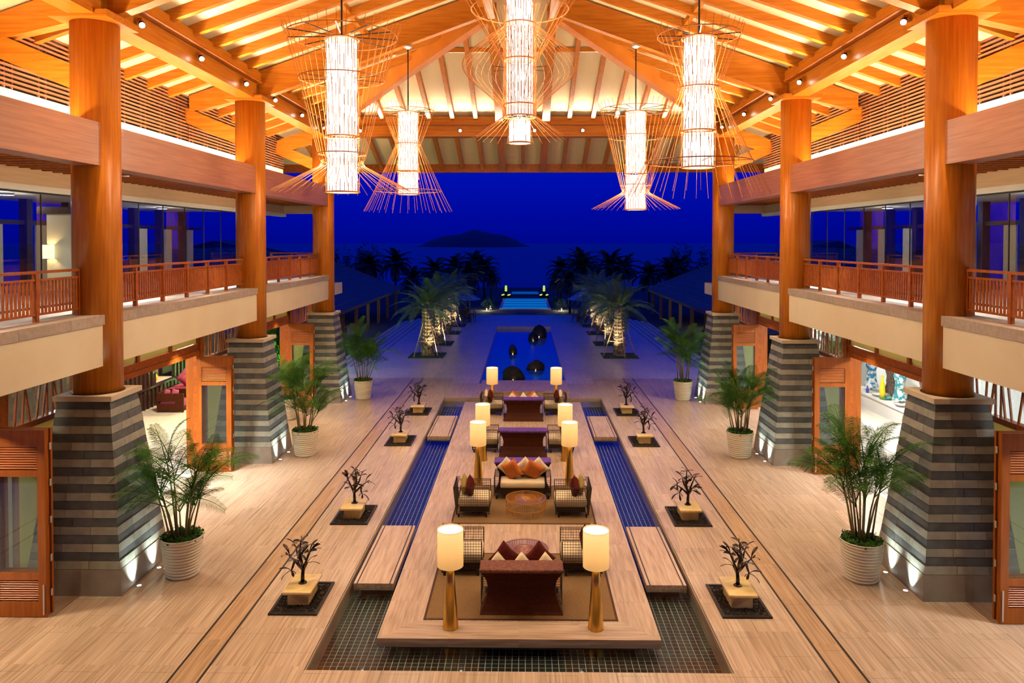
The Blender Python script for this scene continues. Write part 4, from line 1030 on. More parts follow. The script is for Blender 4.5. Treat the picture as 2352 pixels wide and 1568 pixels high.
# ================================================================== GRAVEL TRAYS with bronze plants
def leaf_mesh(L, Wd):
    mb = MB(); n = 6; o = 0
    for i in range(n + 1):
        u = i / n; w = Wd * max(.06, u ** .8 * max(0, 1 - u ** 6) ** .5 * 1.15) ; z = .10 * L * math.sin(u * math.pi) - .12 * L * u * u
        mb.v += [(L * u, -w / 2, z + .012), (L * u, 0, z), (L * u, w / 2, z + .012)]
    for i in range(n):
        a = 3 * i; mb.f += [(a, a + 1, a + 4, a + 3), (a + 1, a + 2, a + 5, a + 4)]
    me = mb.mesh('leaf', 'bronze', True); return me
LFM = [leaf_mesh(.26, .105), leaf_mesh(.20, .065), leaf_mesh(.12, .030)]
def aimrot(d, roll=0.0):
    q = Vector(d).to_track_quat('X', 'Z'); return (q.to_matrix() @ Matrix.Rotation(roll, 3, 'X')).to_euler()
def bronze_tree():
    rr = random.Random(11)
    t = thing('bronze_plant', 'x', 'sculpture', group='bronze plants on yellow stone blocks')
    MB().box(-.20, .20, -.30, .30, .02, .26).build('stone_block', 'marble_yellow', t)
    rbox(-.275, .275, -.40, .40, .25, .315, .02).build('stone_cap', 'marble_yellow', t, True)
    MB().lathe([(.085, .315), (.08, .33), (.045, .345)], 20).build('base_disc', 'bronze', t, True)
    def branch(pts, rad): return MB().tube(pts, rad, 7).build('branch', 'bronze', t, True)
    MB().tube([(0, 0, .33), (.0, 0, .45), (.01, .0, .58)], [.042, .036, .032], 10).build('trunk', 'bronze', t, True)
    tips = []
    for pts in ([(.01, 0, .57), (-.10, 0, .66), (-.20, .03, .74), (-.34, .05, .82)], [(.01, 0, .57), (-.02, .02, .70), (-.06, .02, .86), (-.05, .0, 1.02), (-.03, -.02, 1.14)],
                [(.01, 0, .57), (.08, -.02, .72), (.15, -.04, .86), (.20, -.05, .95)], [(.01, 0, .55), (.06, .02, .63), (.10, .03, .68)],
                [(-.06, .02, .84), (.02, .02, .94), (.12, .04, 1.02)], [(-.04, .02, .72), (-.14, .05, .86), (-.18, .06, .98)], [(-.20, .03, .74), (-.22, -.05, .64), (-.24, -.08, .58)],
                [(.01, 0, .57), (.04, .12, .68), (.06, .22, .80)], [(.01, 0, .57), (-.02, -.12, .70), (-.04, -.2, .84)]):
        pts = [(p[0] * .82, p[1], p[2]) for p in pts]
        n = len(pts); branch(pts, [.030 * (1 - .55 * i / (n - 1)) for i in range(n)]); tips.append((pts[-1], (Vector(pts[-1]) - Vector(pts[-2])).normalized()))
    for (p, d) in tips:
        for q in range(4):
            v = (d * .45 + Vector((rr.uniform(-1, 1), rr.uniform(-1, 1), rr.uniform(-.6, .7)))).normalized()
            put('leaf', LFM[0 if q < 2 and p[2] < 1.0 else (1 if q < 3 else 2)], t, p, aimrot(v, rr.uniform(-.6, .6)))
    for q in range(6):
        p = (-.05 + rr.uniform(-.05, .03), 0, .85 + q * .055); v = Vector((rr.choice((-1, 1)), rr.uniform(-1, 1), rr.uniform(.1, .7))).normalized()
        put('leaf', LFM[2], t, p, aimrot(v))
    return t
bt = bronze_tree()
frame = MB()
for x0, x1, y0, y1 in ((-.46, .46, -.66, -.61), (-.46, .46, .61, .66), (-.46, -.41, -.61, .61), (.41, .46, -.61, .61)): frame.box(x0, x1, y0, y1, 0.0005, .035)
for q in range(36): frame.box(-.45 + q * .0255, -.438 + q * .0255, -.665, -.605, .035, .043)
frame_me = frame.mesh('rim', 'drain_black')
gm = MB(); rr = random.Random(2)
for q in range(900):
    x, y = rr.uniform(-.40, .40), rr.uniform(-.60, .60); r = rr.uniform(.014, .026); z = .012 + rr.uniform(0, .012)
    gm.add([(x + r, y, z), (x, y + r, z), (x - r, y, z), (x, y - r, z), (x, y, z + r * .9), (x, y, z - r * .9)], [(0, 1, 4), (1, 2, 4), (2, 3, 4), (3, 0, 4), (1, 0, 5), (2, 1, 5), (3, 2, 5), (0, 3, 5)])
gravel_me = gm.mesh('gravel', 'gravel_black'); bed_me = MB().box(-.41, .41, -.61, .61, .0005, .012).mesh('bed', 'drain_black')
first = True
for i, y in enumerate((14.30, 18.71, 25.72, 30.15)):
    for s in (-1, 1):
        w = ('nearest', 'second', 'third', 'farthest')[i]
        t = thing('gravel_tray', '%s black gravel tray on the %s of the pool, counting from the viewer' % (w, SIDE[s]), 'gravel tray', (s * 4.24, y, 0), group='gravel trays along the pool')
        put('rim', frame_me, t); put('bed', bed_me, t); o = put('gravel', gravel_me, t); o['kind'] = 'stuff'
        lab = '%s bronze leafy plant on a yellow stone block, %s of the pool' % (w, SIDE[s])
        if first: bt.location = (s * 4.24 + .0, y - .0, 0); bt['label'] = lab; first = False
        else: dup(bt, (s * 4.24, y, 0), 0, lab, scale=((1, 1, 1) if s < 0 else (-1, 1, 1)) if i != 1 else ((1, -1, 1.0) if s > 0 else (-1, 1, 1)))

# ================================================================== PLANTS
def frond_mesh(L, rise, droop, n, lw, ll, m, seed, vee=.35):
    rr = random.Random(seed); mb = MB(); pts = []
    for i in range(13):
        u = i / 12; pts.append(Vector((L * (u - .12 * u ** 3 * droop), 0, rise * u - droop * L * u ** 2.4)))
    mb.tube(pts, [.012 * (1 - .85 * i / 12) + .002 for i in range(13)], 4)
    for i in range(n):
        u = .14 + .86 * i / n; k = min(int(u * 12), 11); fr = u * 12 - k; p = pts[k].lerp(pts[k + 1], fr); d = (pts[k + 1] - pts[k]).normalized()
        for sg in (-1, 1):
            ln = ll * (math.sin(math.pi * (.18 + .78 * u)) ** .7) * rr.uniform(.85, 1.1)
            side = (Vector((0, sg, 0)) * .85 + d * .62 + Vector((0, 0, vee * rr.uniform(.4, 1.2)))).normalized()
            mid = p + side * ln * .55; tip = p + side * ln * .95 + Vector((0, 0, -.28 * ln))
            wv = d * lw
            mb.add([p - wv * .3, p + wv * .3, mid + wv * .5, mid - wv * .5, tip], [(0, 1, 2, 3), (3, 2, 4)])
    return mb.mesh('frond', m, False)
AF = [frond_mesh(1.25, .85, .48, 38, .014, .36, 'frond', 1, .12), frond_mesh(1.05, .9, .36, 34, .014, .32, 'frond', 2, .12), frond_mesh(1.35, .75, .62, 40, .014, .36, 'frond', 3, .1), frond_mesh(.8, .5, .3, 26, .013, .26, 'frond', 4, .12)]
pot_prof = [(.30, 0), (.31, .01)]
for i in range(12):
    z = .02 + i * .065; r = .315 + .105 * (z / .82); pot_prof += [(r - .012, z), (r + .012, z + .016), (r + .020, z + .032), (r + .012, z + .048), (r - .012, z + .062)]
pot_prof += [(.43, .81), (.43, .83), (.40, .83), (.39, .74)]
pot_me = MB().lathe(pot_prof, 40, capt=False).mesh('pot', 'pot_cream', True)
soil_me = MB().lathe([(.395, .74), (.0, .76)], 24, capb=False, capt=False).mesh('soil', 'gravel_black')
gc = MB(); rr = random.Random(9)
for q in range(420):
    a, r = rr.uniform(0, 6.28), .42 * math.sqrt(rr.uniform(.1, 1)); p = Vector((r * math.cos(a), r * math.sin(a), .76 + rr.uniform(0, .12)))
    d = Vector((rr.uniform(-1, 1), rr.uniform(-1, 1), rr.uniform(-.2, .8))).normalized() * .05; w = d.orthogonal().normalized() * .022
    gc.add([p - d, p + w, p + d, p - w], [(0, 1, 2, 3)])
gc_me = gc.mesh('ground_ivy', 'frond')
def areca(x, y, label, seed, hs=1.0, lean=0.0):
    rr = random.Random(seed)
    t = thing('potted_palm', label, 'potted palm', (x, y, 0), group='potted palms beside the pedestals')
    put('pot', pot_me, t); put('soil', soil_me, t); o = put('ground_ivy', gc_me, t); o['kind'] = 'stuff'
    for q in range(12):
        a = 6.28 * q / 12 + rr.uniform(-.3, .3); r0 = rr.uniform(.05, .24); h = rr.uniform(.6, 1.65) * hs; ln = rr.uniform(.10, .38)
        p0 = Vector((r0 * math.cos(a), r0 * math.sin(a), .74)); p1 = Vector((r0 * math.cos(a) + ln * math.cos(a) * .5, r0 * math.sin(a) + ln * math.sin(a) * .5, .74 + h * .6)); p2 = Vector(((r0 + ln) * math.cos(a), (r0 + ln) * math.sin(a), .74 + h))
        MB().tube([p0, p1, p2], [.022, .018, .012], 6).build('stem', 'stem', t, True)
        for f in range(5):
            me = AF[rr.randrange(3) if h > .9 else 3 if f else 1]; az = a + rr.uniform(-1.2, 1.2) + (f - 2) * .8
            el = rr.uniform(-.05, .9); sc = rr.uniform(.75, 1.05) * (.9 + .1 * hs)
            rot = (Matrix.Rotation(az, 3, 'Z') @ Matrix.Rotation(-el, 3, 'Y') @ Matrix.Rotation(rr.uniform(-.5, .5), 3, 'X')).to_euler()
            put('frond', me, t, p2 if f < 2 else p1.lerp(p2, .6), rot, (sc, sc, sc))
for i, k in enumerate((1, 2, 3)):
    for s in (-1, 1):
        areca(s * 7.08, COLY[k] - .02, 'green palm in a ribbed cream pot by the %s %s pedestal' % (names[k], SIDE[s]), 20 + i * 2 + (s > 0), (1.0, 1.1, 1.15)[i] if s < 0 else (1.2, 1.05, 1.2)[i])
# small palm in the shop doorway and pot in the lounge doorway
areca(13.6, 31.5, 'slim palm in a ribbed white pot inside the shop doorway behind the folded doors', 41, 1.1)
areca(-9.25, 28.9, 'palm in a ribbed white pot in the doorway behind the middle left pedestal', 42, .6)
# ================================================================== TERRACE AND BEYOND
terr = struct('floor_terrace', 'terrace_stone', MB().box(-8.4, -2.15, 37.6, 69.3, -1.3, 0).box(2.15, 8.4, 37.6, 69.3, -1.3, 0).box(-16, -8.4, 37.6, 41.0, -1.3, 0).box(8.4, 16, 37.6, 41.0, -1.3, 0).box(-2.15, 2.15, 59.8, 69.3, -1.3, 0).box(-2.15, 2.15, 37.6, 59.8, -1.3, -.45)
              .box(-2.15, 2.15, 36.25, 37.6, -.6, -.45).box(-3.5, -2.15, 36.25, 37.6, -.6, 0).box(2.15, 3.5, 36.25, 37.6, -.6, 0), 'stone terrace running out towards the sea')
block('blue_tile_bed', 'pool_blue', terr, -2.15, 2.15, 36.3, 59.5, -.46, -.40)
struct('trim_pool_rim', 'slab_stone', MB().box(-2.15, 2.15, 59.5, 59.85, -.4, .10), 'raised stone rim at the far end of the rock pool').name = 'trim_90'
struct('water_rock_pool', 'water_deep', MB().add([(-2.15, 36.25, -.10), (2.15, 36.25, -.10), (2.15, 59.6, -.10), (-2.15, 59.6, -.10)], [(0, 1, 2, 3)]), 'dark blue water of the rock pool on the terrace')
t = thing('stone_bench_step', 'broad low stone step between the platform and the rock pool', 'step', (0.06, 34.85, 0))
MB().box(-2.05, 2.05, -1.36, 1.36, 0, .16).build('tread', 'platform_stone', t); MB().box(-1.95, 1.95, -1.3, 1.3, -.02, .0).build('plinth', 'pool_shell', t)
def rockm(seed, sx, sy, sz):
    rr = random.Random(seed); mb = MB(); n, m = 14, 9; ph = [rr.uniform(0, 6) for _ in range(6)]
    for i in range(m + 1):
        th = math.pi * .5 * (1 - i / m) * 1.15
        for k in range(n):
            a = 2 * math.pi * k / n; w = 1 + .16 * math.sin(2 * a + ph[0]) + .10 * math.sin(3 * a + ph[1] + 2 * th) + .06 * math.sin(5 * a + ph[2] + 4 * th)
            mb.v.append((sx * w * math.sin(th) * math.cos(a), sy * w * math.sin(th) * math.sin(a), sz * math.cos(th) * (1 + .08 * math.sin(a + ph[3]))))
    for i in range(m):
        for k in range(n): mb.f.append((i * n + k, i * n + (k + 1) % n, (i + 1) * n + (k + 1) % n, (i + 1) * n + k))
    return mb.mesh('boulder', 'rock', True)
for i, (x, y, a, b, c, lab) in enumerate(((-.5, 38.3, .50, .46, .60, 'largest dark boulder in the rock pool, nearest on its left'), (.70, 41.2, .44, .40, .44, 'dark boulder in the rock pool, nearest on its right'),
        (-.66, 46.9, .28, .28, .50, 'pointed dark boulder in the middle of the rock pool'), (.68, 53.4, .40, .38, .55, 'dark boulder in front of a taller one far in the rock pool'), (1.15, 55.4, .52, .5, .78, 'tallest dark boulder farthest in the rock pool'))):
    o = put('boulder', rockm(i + 3, a, b, c), None, (x, y, -.10)); tag(o, lab, 'boulder', 'boulders in the rock pool')
    u = thing('rock_light', 'tiny pool light in front of the %s boulder' % ('first', 'second', 'third', 'fourth', 'fifth')[i], 'light', (x, y - b - .12, -.09), group='lights at the boulders')
    MB().lathe([(.018, 0), (.018, .012)], 10).build('lens', 'candle_glow', u)
    lamp('POINT', 'glow', u, (0, 0, .05), .8, AMBER, radius=.01)
# side steps and lower ground
for s in (-1, 1):
    st = struct('floor_steps_' + SIDE[s], 'terrace_stone', MB(), 'broad steps leading down on the %s of the terrace' % SIDE[s])
    for q in range(6):
        block('step', 'terrace_stone', st, s * (8.4 + q * .55), s * (8.95 + q * .55), 41.0, 69.3, -1.3, -.10 * (q + 1))
        block('step_edge_shade', 'drain_black', st, s * (8.89 + q * .55), s * (8.95 + q * .55), 41.0, 69.3, -.10 * (q + 1), -.10 * (q + 1) + .004)  # dark strip painted for the shading along each step edge
    struct('floor_lower_' + SIDE[s], 'ground_dark', MB().box(s * 11.7, s * 60, 41.0, 90, -1.3, -.62), 'dark paving under the pavilions on the %s' % SIDE[s])
struct('ground_lower', 'ground_dark', MB().box(-70, 70, 69.3, 130, -2.0, -1.2), 'dark lower garden terrace before the sea')
struct('ground_step', 'terrace_stone', MB().box(-5.2, 5.2, 69.3, 76, -1.2, -.62), 'wide stone step down from the terrace')
struct('sea', 'sea', MB().add([(-9000, 130, -25), (9000, 130, -25), (9000, 9000, -25), (-9000, 9000, -25)], [(0, 1, 2, 3)]), 'dark blue sea under the evening sky')
struct('ground_cliff', 'ground_dark', MB().box(-300, 300, 128, 132, -26, -1.9), 'dark shoreline drop to the sea')
def prism(name, pts, y0, y1, m):
    n = len(pts); return MB().add([(a, y0, b) for a, b in pts] + [(a, y1, b) for a, b in pts], [tuple(range(n)), tuple(range(2 * n - 1, n - 1, -1))] + [(i, (i + 1) % n, n + (i + 1) % n, n + i) for i in range(n)])
# island: a ridge of hills
im = MB(); nu, nv = 48, 12
prof_i = [(0, 0), (.04, .10), (.10, .34), (.18, .55), (.27, .66), (.36, .72), (.43, .86), (.50, 1.0), (.56, .92), (.66, .76), (.78, .66), (.86, .44), (.92, .22), (1.0, .0)]
def ih(u):
    for (a, ha), (b, hb) in zip(prof_i, prof_i[1:]):
        if a <= u <= b: return ha + (hb - ha) * (u - a) / (b - a)
    return 0
rr = random.Random(4)
for i in range(nu + 1):
    u = i / nu
    for j in range(nv + 1):
        v = -1 + 2 * j / nv; im.v.append((-590 + 620 * u, 4100 + v * 220, -26 + 95 * ih(u) * max(0, 1 - v * v) ** .7 * (1 + rr.uniform(-.03, .03))))
for i in range(nu):
    for j in range(nv):
        a = i * (nv + 1) + j; im.f.append((a, a + nv + 1, a + nv + 2, a + 1))
tag(im.build('island', 'island', smooth=True), 'dark island rising from the sea on the horizon', 'island')
# lit swimming pool in line with the hall
t = thing('swimming_pool', 'lit turquoise swimming pool with bands of light beyond the terrace', 'swimming pool', (0.1, 89, -1.2))
MB().box(-3.1, 3.1, -.4, 16.0, 0, .05).build('surround', 'terrace_stone', t)
for q in range(8): MB().box(-2.75, 2.75, .1 + q * 1.92, .1 + (q + 1) * 1.92, .05, .07).build('water_band', 'pool_glow' if q % 2 else 'pool_glow_bright', t)
t = thing('far_basin', 'small dim blue basin beyond the swimming pool', 'basin', (0.1, 113, -1.2))
MB().box(-2.2, 2.2, 0, 5, 0, .10).build('rim', 'terrace_stone', t); MB().box(-2.0, 2.0, .2, 4.8, .09, .12).build('water', 'pool_glow', t)
for s in (-1, 1):
    t = thing('lit_fountain', 'yellow green lit urn fountain beyond the pool, %s one' % SIDE[s], 'fountain', (.1 + s * 2.75, 107, -1.2), group='lit urn fountains')
    MB().lathe([(.7, 0), (.75, .25), (.2, .35), (.18, .9)], 16).build('base', 'rock', t, True)
    MB().lathe([(.12, .9), (.20, 1.05), (.13, 1.2), (.20, 1.35), (.13, 1.5), (.16, 1.62), (.10, 1.75)], 14).build('urn', 'finial_glow', t, True)
    for q in range(4):
        a = q * 1.57 + .6; MB().lathe([(.05, .3), (.16, .38), (.10, .48)], 10, (.62 * math.cos(a), .62 * math.sin(a), 0)).build('lily_light', 'finial_glow', t, True)

# ---- date palms on the terrace
def barkmesh(h, r):
    mb = MB(); nz, na = 46, 28
    for i in range(nz + 1):
        z = h * i / nz; rb_ = r * (1.12 - .22 * i / nz if i < nz * .8 else .94 + .25 * (i / nz - .8))
        for k in range(na):
            a = 2 * math.pi * k / na; c1 = math.sin(6 * a + i * .9); c2 = math.sin(6 * a - i * .9)
            b = max(0, c1 * c2); mb.v.append(((rb_ * (1 + .24 * b)) * math.cos(a), (rb_ * (1 + .24 * b)) * math.sin(a), z + .03 * b))
    for i in range(nz):
        for k in range(na): mb.f.append((i * na + k, i * na + (k + 1) % na, (i + 1) * na + (k + 1) % na, (i + 1) * na + k))
    return mb.mesh('trunk', 'palm_bark', False)
BK = barkmesh(2.9, .32)
DF = [frond_mesh(2.4, 1.0, .42, 46, .040, .46, 'date_frond', 31), frond_mesh(2.1, 1.3, .32, 42, .040, .44, 'date_frond', 32), frond_mesh(2.5, .5, .5, 46, .040, .46, 'date_frond', 33)]
def date_palm(label, seed):
    rr = random.Random(seed); t = thing('date_palm', label, 'palm tree', group='date palms on the terrace')
    put('trunk', BK, t)
    for q in range(46):
        a = 2.4 * q; el = 1.25 - 1.45 * (q / 46) + rr.uniform(-.1, .1); me = DF[rr.randrange(3)]; sc = rr.uniform(.8, 1.05)
        put('frond', me, t, (.1 * math.cos(a), .1 * math.sin(a), 2.85), (Matrix.Rotation(a, 3, 'Z') @ Matrix.Rotation(-el + .35, 3, 'Y')).to_euler(), (sc, sc, sc))
    for q in range(4):
        a = .785 + 1.5708 * q; MB().tube([(1.02 * math.cos(a), 1.02 * math.sin(a), 0), (.30 * math.cos(a), .30 * math.sin(a), 2.1)], .03, 6).build('support_pole', 'pole_wood', t)
        b = a + 1.5708; k = .72; MB().tube([(k * math.cos(a), k * math.sin(a), .9), (k * math.cos(b), k * math.sin(b), .9)], .02, 5).build('support_rail', 'pole_wood', t)
    return t
dp = date_palm('x', 5); first = True
for s in (-1, 1):
    for i, y in enumerate((45.0, 50.3, 56.1, 61.0)):
        lab = '%s date palm with lit trunk and wooden props on the %s of the terrace' % (('nearest', 'second', 'third', 'farthest')[i], SIDE[s]); p = (s * 5.85, y, .03)
        if first: o = dp; o.location = p; o['label'] = lab; first = False
        else: o = dup(dp, p, .9 * i + s, lab)
        b = thing('grass_bed', '%s square grass bed under the palms on the %s of the terrace' % (('nearest', 'second', 'third', 'farthest')[i], SIDE[s]), 'grass bed', (s * 5.85, y, 0), group='grass beds under the palms')
        MB().box(-1.05, 1.05, -1.05, 1.05, 0.0, .035).build('turf', 'grass', b)
        u = thing('palm_uplight', '%s ground light at the palm trunks, %s row' % (('first', 'second', 'third', 'fourth')[i], SIDE[s]), 'light', (s * 5.85 + (.75 if s < 0 else -.75), y - 1.0, .035), group='ground lights at the palms')
        MB().lathe([(.06, 0), (.07, .08), (.05, .12)], 12).build('can', 'black_metal', u)
        lamp('SPOT', 'beam', u, (0, 0, .14), LV['palm'], (1.0, .86, .58), aim=((-.60 if s < 0 else .60), .85, 2.2), size=R(75), blend=.8, radius=.03)
# dark palms farther off
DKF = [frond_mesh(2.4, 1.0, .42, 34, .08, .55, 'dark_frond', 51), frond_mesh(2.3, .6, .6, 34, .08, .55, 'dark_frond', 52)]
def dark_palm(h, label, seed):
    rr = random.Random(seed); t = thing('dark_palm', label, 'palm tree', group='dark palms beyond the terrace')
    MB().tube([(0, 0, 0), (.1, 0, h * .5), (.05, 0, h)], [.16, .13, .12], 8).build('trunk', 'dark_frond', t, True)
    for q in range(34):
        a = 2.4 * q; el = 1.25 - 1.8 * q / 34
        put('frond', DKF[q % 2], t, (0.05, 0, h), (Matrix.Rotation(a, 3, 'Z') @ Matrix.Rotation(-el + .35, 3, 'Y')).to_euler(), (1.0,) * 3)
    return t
dk = dark_palm(4.3, 'x', 3); first = True
spots = [(-6.4, 84, 1.0), (-8.6, 92, 1.1), (-10.6, 88, 1.05), (-5.6, 104, 1.05), (-12.4, 82, .9), (-7.4, 110, 1.15), (-4.4, 98, .75), (5.2, 84, .85), (7.4, 92, 1.15), (10.2, 88, 1.2), (12.6, 94, 1.1), (5.0, 102, 1.0), (14.2, 84, 1.0), (8.2, 108, 1.2), (17.5, 90, 1.05), (4.2, 95, .7), (20.0, 96, 1.1), (-20, 95, 1.15), (-17.4, 100, 1.2)]
for i, (x, y, sc) in enumerate(spots):
    ins = sorted([p for p in spots if p[0] * x > 0], key=lambda p: abs(p[0])).index((x, y, sc))
    lab = '%s dark palm beyond the terrace on the %s, counting outward from the pool' % ((words + ['eleventh', 'twelfth'])[ins], SIDE[1 if x > 0 else -1])
    if first: o = dk; o.location = (x, y, -1.2); o.scale = (sc,) * 3; o['label'] = lab; first = False
    else: dup(dk, (x, y, -1.2), 1.3 * i, lab, scale=(sc,) * 3)
# lit planting by the lit pool
def shrub(x, y, z, r, h, m, label, n=240, seed=1):
    rr = random.Random(seed); t = thing('shrub', label, 'shrub', (x, y, z), group='shrubs'); mb = MB()
    for q in range(n):
        a, e_ = rr.uniform(0, 6.28), rr.uniform(0, 1); p = Vector((r * rr.uniform(.3, 1) * math.cos(a) * math.cos(e_), r * rr.uniform(.3, 1) * math.sin(a) * math.cos(e_), h * (.15 + .85 * e_ * rr.uniform(.6, 1))))
        d = Vector((math.cos(a), math.sin(a), rr.uniform(-.1, .9))).normalized() * .16 * max(1, r); w = d.orthogonal().normalized() * .035 * max(1, r)
        mb.add([p - d * .5, p + w, p + d, p - w], [(0, 1, 2, 3)])
    mb.build('foliage', m, t); MB().tube([(0, 0, 0), (0, 0, h * .5)], .03, 6).build('stem', 'stem', t)
    return t
shrub(-13.0, 39.4, 0, 1.2, 3.0, 'frond', 'bush lit green outside the far end of the left rooms', 1600, 3)
u = thing('garden_light', 'green garden floodlight at the bush past the left rooms', 'light', (-12.0, 38.4, 0)); MB().lathe([(.08, 0), (.1, .1)], 12).build('can', 'black_metal', u)
lamp('POINT', 'glow', u, (0, 0, .5), 520, (.2, 1.0, .25), radius=.08)
for s in (-1, 1):
    for i, (x, y) in enumerate(((3.9, 86), (4.5, 90), (4.3, 95))):
        shrub(s * x, y, -1.2, .8, 1.2, 'frond_pale', '%s lit leafy shrub along the %s of the swimming pool' % (words[i], SIDE[s]), 200, i + 7)
    u = thing('garden_light', 'warm garden light among the shrubs on the %s of the swimming pool' % SIDE[s], 'light', (s * 4.4, 87.0, -1.2)); MB().lathe([(.06, 0), (.08, .25), (.0, .3)], 12, capt=False).build('globe', 'candle_glow', u, True)
    lamp('POINT', 'glow', u, (0, 0, .5), 160, (1.0, .86, .45), radius=.08)
# parasols, dining tables and chairs below the terrace
def parasol(x, y, label):
    t = thing('parasol', label, 'parasol', (x, y, -1.2), group='parasols below the terrace')
    MB().tube([(0, 0, 0), (0, 0, 3.0)], .035, 8).build('pole', 'pole_wood', t)
    MB().lathe([(1.55, 2.25), (.8, 2.72), (.02, 3.05)], 8, capb=False, capt=False).build('canopy', 'canvas_blue', t); MB().lathe([(.4, 0), (.4, .08)], 12).build('base', 'rock', t)
for s in (-1, 1):
    for i, (x, y) in enumerate(((5.9, 75.1), (7.4, 83.2))): parasol(s * x, y, '%s pale blue parasol over the dining tables on the %s' % (('nearer', 'farther')[i], SIDE[s]))
def dining_chair():
    t = thing('dining_chair', 'x', 'chair', group='dark dining chairs')
    MB().box(-.22, .22, -.22, .22, .42, .46).build('seat', 'pavilion_post', t); MB().box(-.22, .22, .18, .22, .55, .92).build('backrest', 'pavilion_post', t)
    for a in (-.2, .2):
        MB().box(a - .02, a + .02, -.22, -.18, 0, .42).build('leg', 'pavilion_post', t); MB().box(a - .02, a + .02, .18, .22, 0, .92).build('leg', 'pavilion_post', t)
    return t
def dining_table():
    t = thing('dining_table', 'x', 'table', group='dining tables')
    MB().box(-.42, .42, -.42, .42, .70, .74).build('table_top', 'pavilion_post', t)
    for a in (-.37, .37):
        for b in (-.37, .37): MB().box(a - .03, a + .03, b - .03, b + .03, 0, .70).build('leg', 'pavilion_post', t)
    return t
dc = dining_chair(); dtb = dining_table(); f1 = f2 = True
places = []
for s in (-1, 1):
    for i, (x, y) in enumerate(((5.0, 63.9), (6.7, 63.7), (5.3, 66.2), (7.1, 66.0), (6.2, 68.0))): places.append((s, i, s * x, y, 0, 'at the terrace end'))
    for i, (x, y) in enumerate(((14.6, 49), (14.8, 53), (14.7, 57.5), (16.6, 52), (16.7, 57))): places.append((s, i, s * x, y, -.62, 'under the pavilion roof'))
for s, i, x, y, z, w in places:
    lab = '%s square dark dining table %s on the %s' % (words[i], w, SIDE[s])
    if f1: o = dtb; o.location = (x, y, z); o['label'] = lab; f1 = False
    else: o = dup(dtb, (x, y, z), 0, lab)
    cl = put('candle', MB().lathe([(.03, 0), (.04, .08)], 8).mesh('candle', 'candle_glow'), None, (x + .1, y, z + .74)); tag(cl, 'tiny candle on the %s dining table %s on the %s' % (words[i], w, SIDE[s]), 'candle', 'table candles')
    for q, (dx, dy, rz) in enumerate(((0, .62, 0), (0, -.62, R(180)), (.62, 0, R(-90)), (-.62, 0, R(90)))):
        lab = 'chair %s of the %s dining table %s on the %s' % (('seaward', 'hallward', 'right', 'left')[q], words[i], w, SIDE[s])
        if f2: o = dc; o.location = (x + dx, y + dy, z); o.rotation_euler = (0, 0, rz); o['label'] = lab; f2 = False
        else: dup(dc, (x + dx, y + dy, z), rz, lab)
# ---- pavilions
def hip_roof(t, x0, x1, y0, y1, z0, h, name='roof'):
    x0, x1 = sorted((x0, x1)); w = (x1 - x0) / 2; xm = (x0 + x1) / 2
    MB().add([(x0, y0, z0), (x1, y0, z0), (x1, y1, z0), (x0, y1, z0), (xm, y0 + w, z0 + h), (xm, y1 - w, z0 + h)], [(0, 1, 4), (1, 2, 5, 4), (2, 3, 5), (3, 0, 4, 5), (3, 2, 1, 0)]).build(name, 'roof_tile', t)
    mb = MB()
    for a, b in (((x0, y0, z0), (xm, y0 + w, z0 + h)), ((x1, y0, z0), (xm, y0 + w, z0 + h)), ((x0, y1, z0), (xm, y1 - w, z0 + h)), ((x1, y1, z0), (xm, y1 - w, z0 + h)), ((xm, y0 + w, z0 + h), (xm, y1 - w, z0 + h))): mb.tube([a, b], .10, 6)
    mb.build('ridge_cap', 'roof_ridge', t)
    n = int(h / .30)
    mb = MB()
    for q in range(1, n):     # tile courses on all slopes
        u = q / n; a, b, c, d = x0 + w * u, x1 - w * u, y0 + w * u, y1 - w * u; z = z0 + h * u + .015
        for p, r in (((a, c, z), (b, c, z)), ((b, c, z), (b, d, z)), ((a, c, z), (a, d, z))): mb.bar(p, r, .05, .03)
    o = mb.build('tile_course', 'roof_ridge', t); o['kind'] = 'stuff'
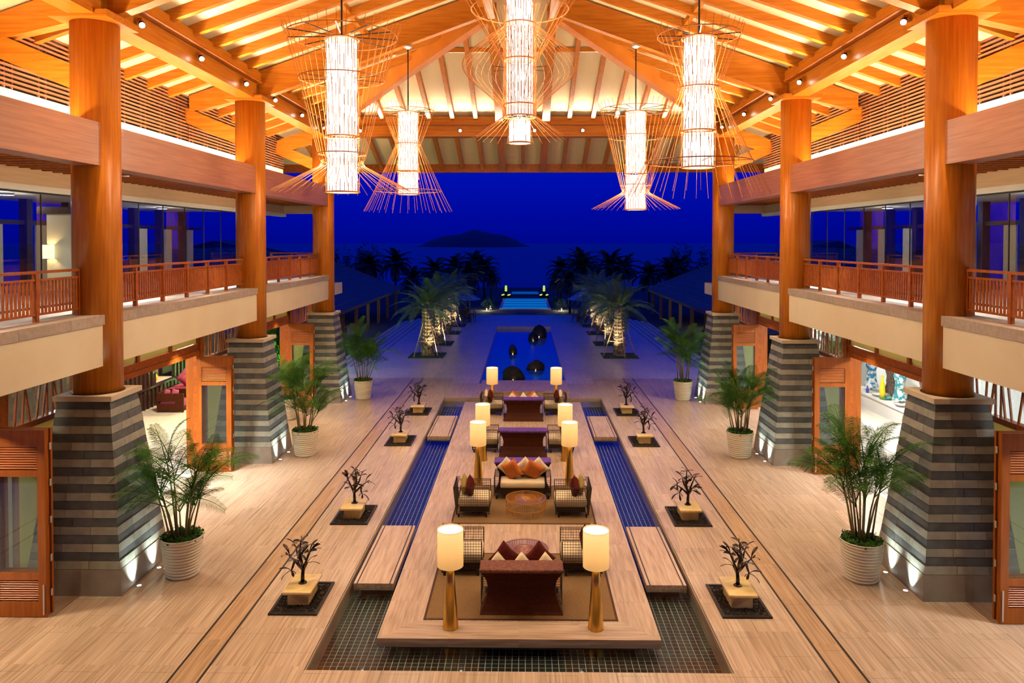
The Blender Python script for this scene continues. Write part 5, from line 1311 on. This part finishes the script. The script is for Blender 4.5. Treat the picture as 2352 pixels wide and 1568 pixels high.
for s in (-1, 1):
    t = thing('pavilion', 'dark roofed open dining pavilion along the %s of the terrace' % SIDE[s], 'pavilion', (0, 0, 0), group='pavilions')
    hip_roof(t, s * 13.0, s * 25.0, 40.0, 78, 1.95, 3.1)
    for q in range(9):
        y = 41.0 + q * 4.5; block('post', 'pavilion_post', t, s * 13.3, s * 13.55, y, y + .25, -.62, 1.95)
        block('post', 'pavilion_post', t, s * 20.3, s * 20.55, y, y + .25, -.62, 1.95)
    block('eave_beam', 'pavilion_post', t, s * 13.05, s * 13.25, 40.1, 77.9, 1.70, 1.95)
    block('back_wall', 'cream_plaster', t, s * 20.6, s * 20.75, 40.5, 77, -.62, 1.6)
    block('bar_counter', 'pavilion_post', t, s * 18.0, s * 18.6, 60, 66, -.62, .7)
    t = thing('pavilion', 'second dark tiled roof rising behind the pavilion on the %s' % SIDE[s], 'pavilion', (0, 0, 0), group='pavilions')
    hip_roof(t, s * 25.6, s * 45, 62, 104, 1.4, 4.7); block('wall', 'pavilion_post', t, s * 27, s * 43, 64, 102, -1.2, 1.4)
    t = thing('pavilion', 'far dark hipped roof outside beyond the %s balcony' % SIDE[s], 'pavilion', (0, 0, 0), group='pavilions')
    hip_roof(t, s * 33, s * 62, 107, 127, 3.2, 3.8); block('wall', 'pavilion_post', t, s * 35, s * 60, 109, 125, -1.2, 3.2)
    t = thing('pavilion_lamp', 'pale lamp hanging under the %s pavilion eave' % SIDE[s], 'lamp', (s * 15.2, 62, 1.3)); MB().lathe([(.05, 0), (.12, .1), (.05, .2)], 12).build('globe', 'cool_lamp', t, True); MB().tube([(0, 0, .2), (0, 0, .65)], .01, 5).build('cord', 'black_metal', t)
    lamp('POINT', 'glow', t, (0, 0, -.1), 60, (.75, .95, 1.0), radius=.1)
    for q in range(3):
        u = thing('pavilion_lantern', '%s warm lantern inside the %s pavilion' % (words[q], SIDE[s]), 'lantern', (s * 16.0, 47 + q * 9, 1.2), group='pavilion lanterns'); MB().lathe([(.06, 0), (.12, .12), (.06, .24)], 12).build('globe', 'candle_glow', u, True); MB().tube([(0, 0, .24), (0, 0, .75)], .01, 5).build('cord', 'black_metal', u)
        lamp('POINT', 'glow', u, (0, 0, -.12), 45, AMBER, radius=.1)
    t = thing('skylight', 'long thin lit roof edge on the %s pavilion' % SIDE[s], 'light', (s * 19.5, 58, 4.85)); MB().box(-1.0, 1.0, -.1, .1, 0, .1).build('tube', 'cool_lamp' if False else 'pool_glow_bright', t)
    # broad trees behind the roofs
    for i, (x, y, r, h) in enumerate(((23.0, 108.5, 2.4, 8.3), (27.2, 109, 2.6, 7.6))):
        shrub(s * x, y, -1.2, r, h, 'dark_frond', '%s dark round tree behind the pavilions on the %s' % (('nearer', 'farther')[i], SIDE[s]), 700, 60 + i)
# ================================================================== hall behind the viewer
struct('wall_back', 'wood_veneer_y', MB().box(-13, 13, -7.2, -7.0, 0, 15.3), 'timber wall behind the viewer')
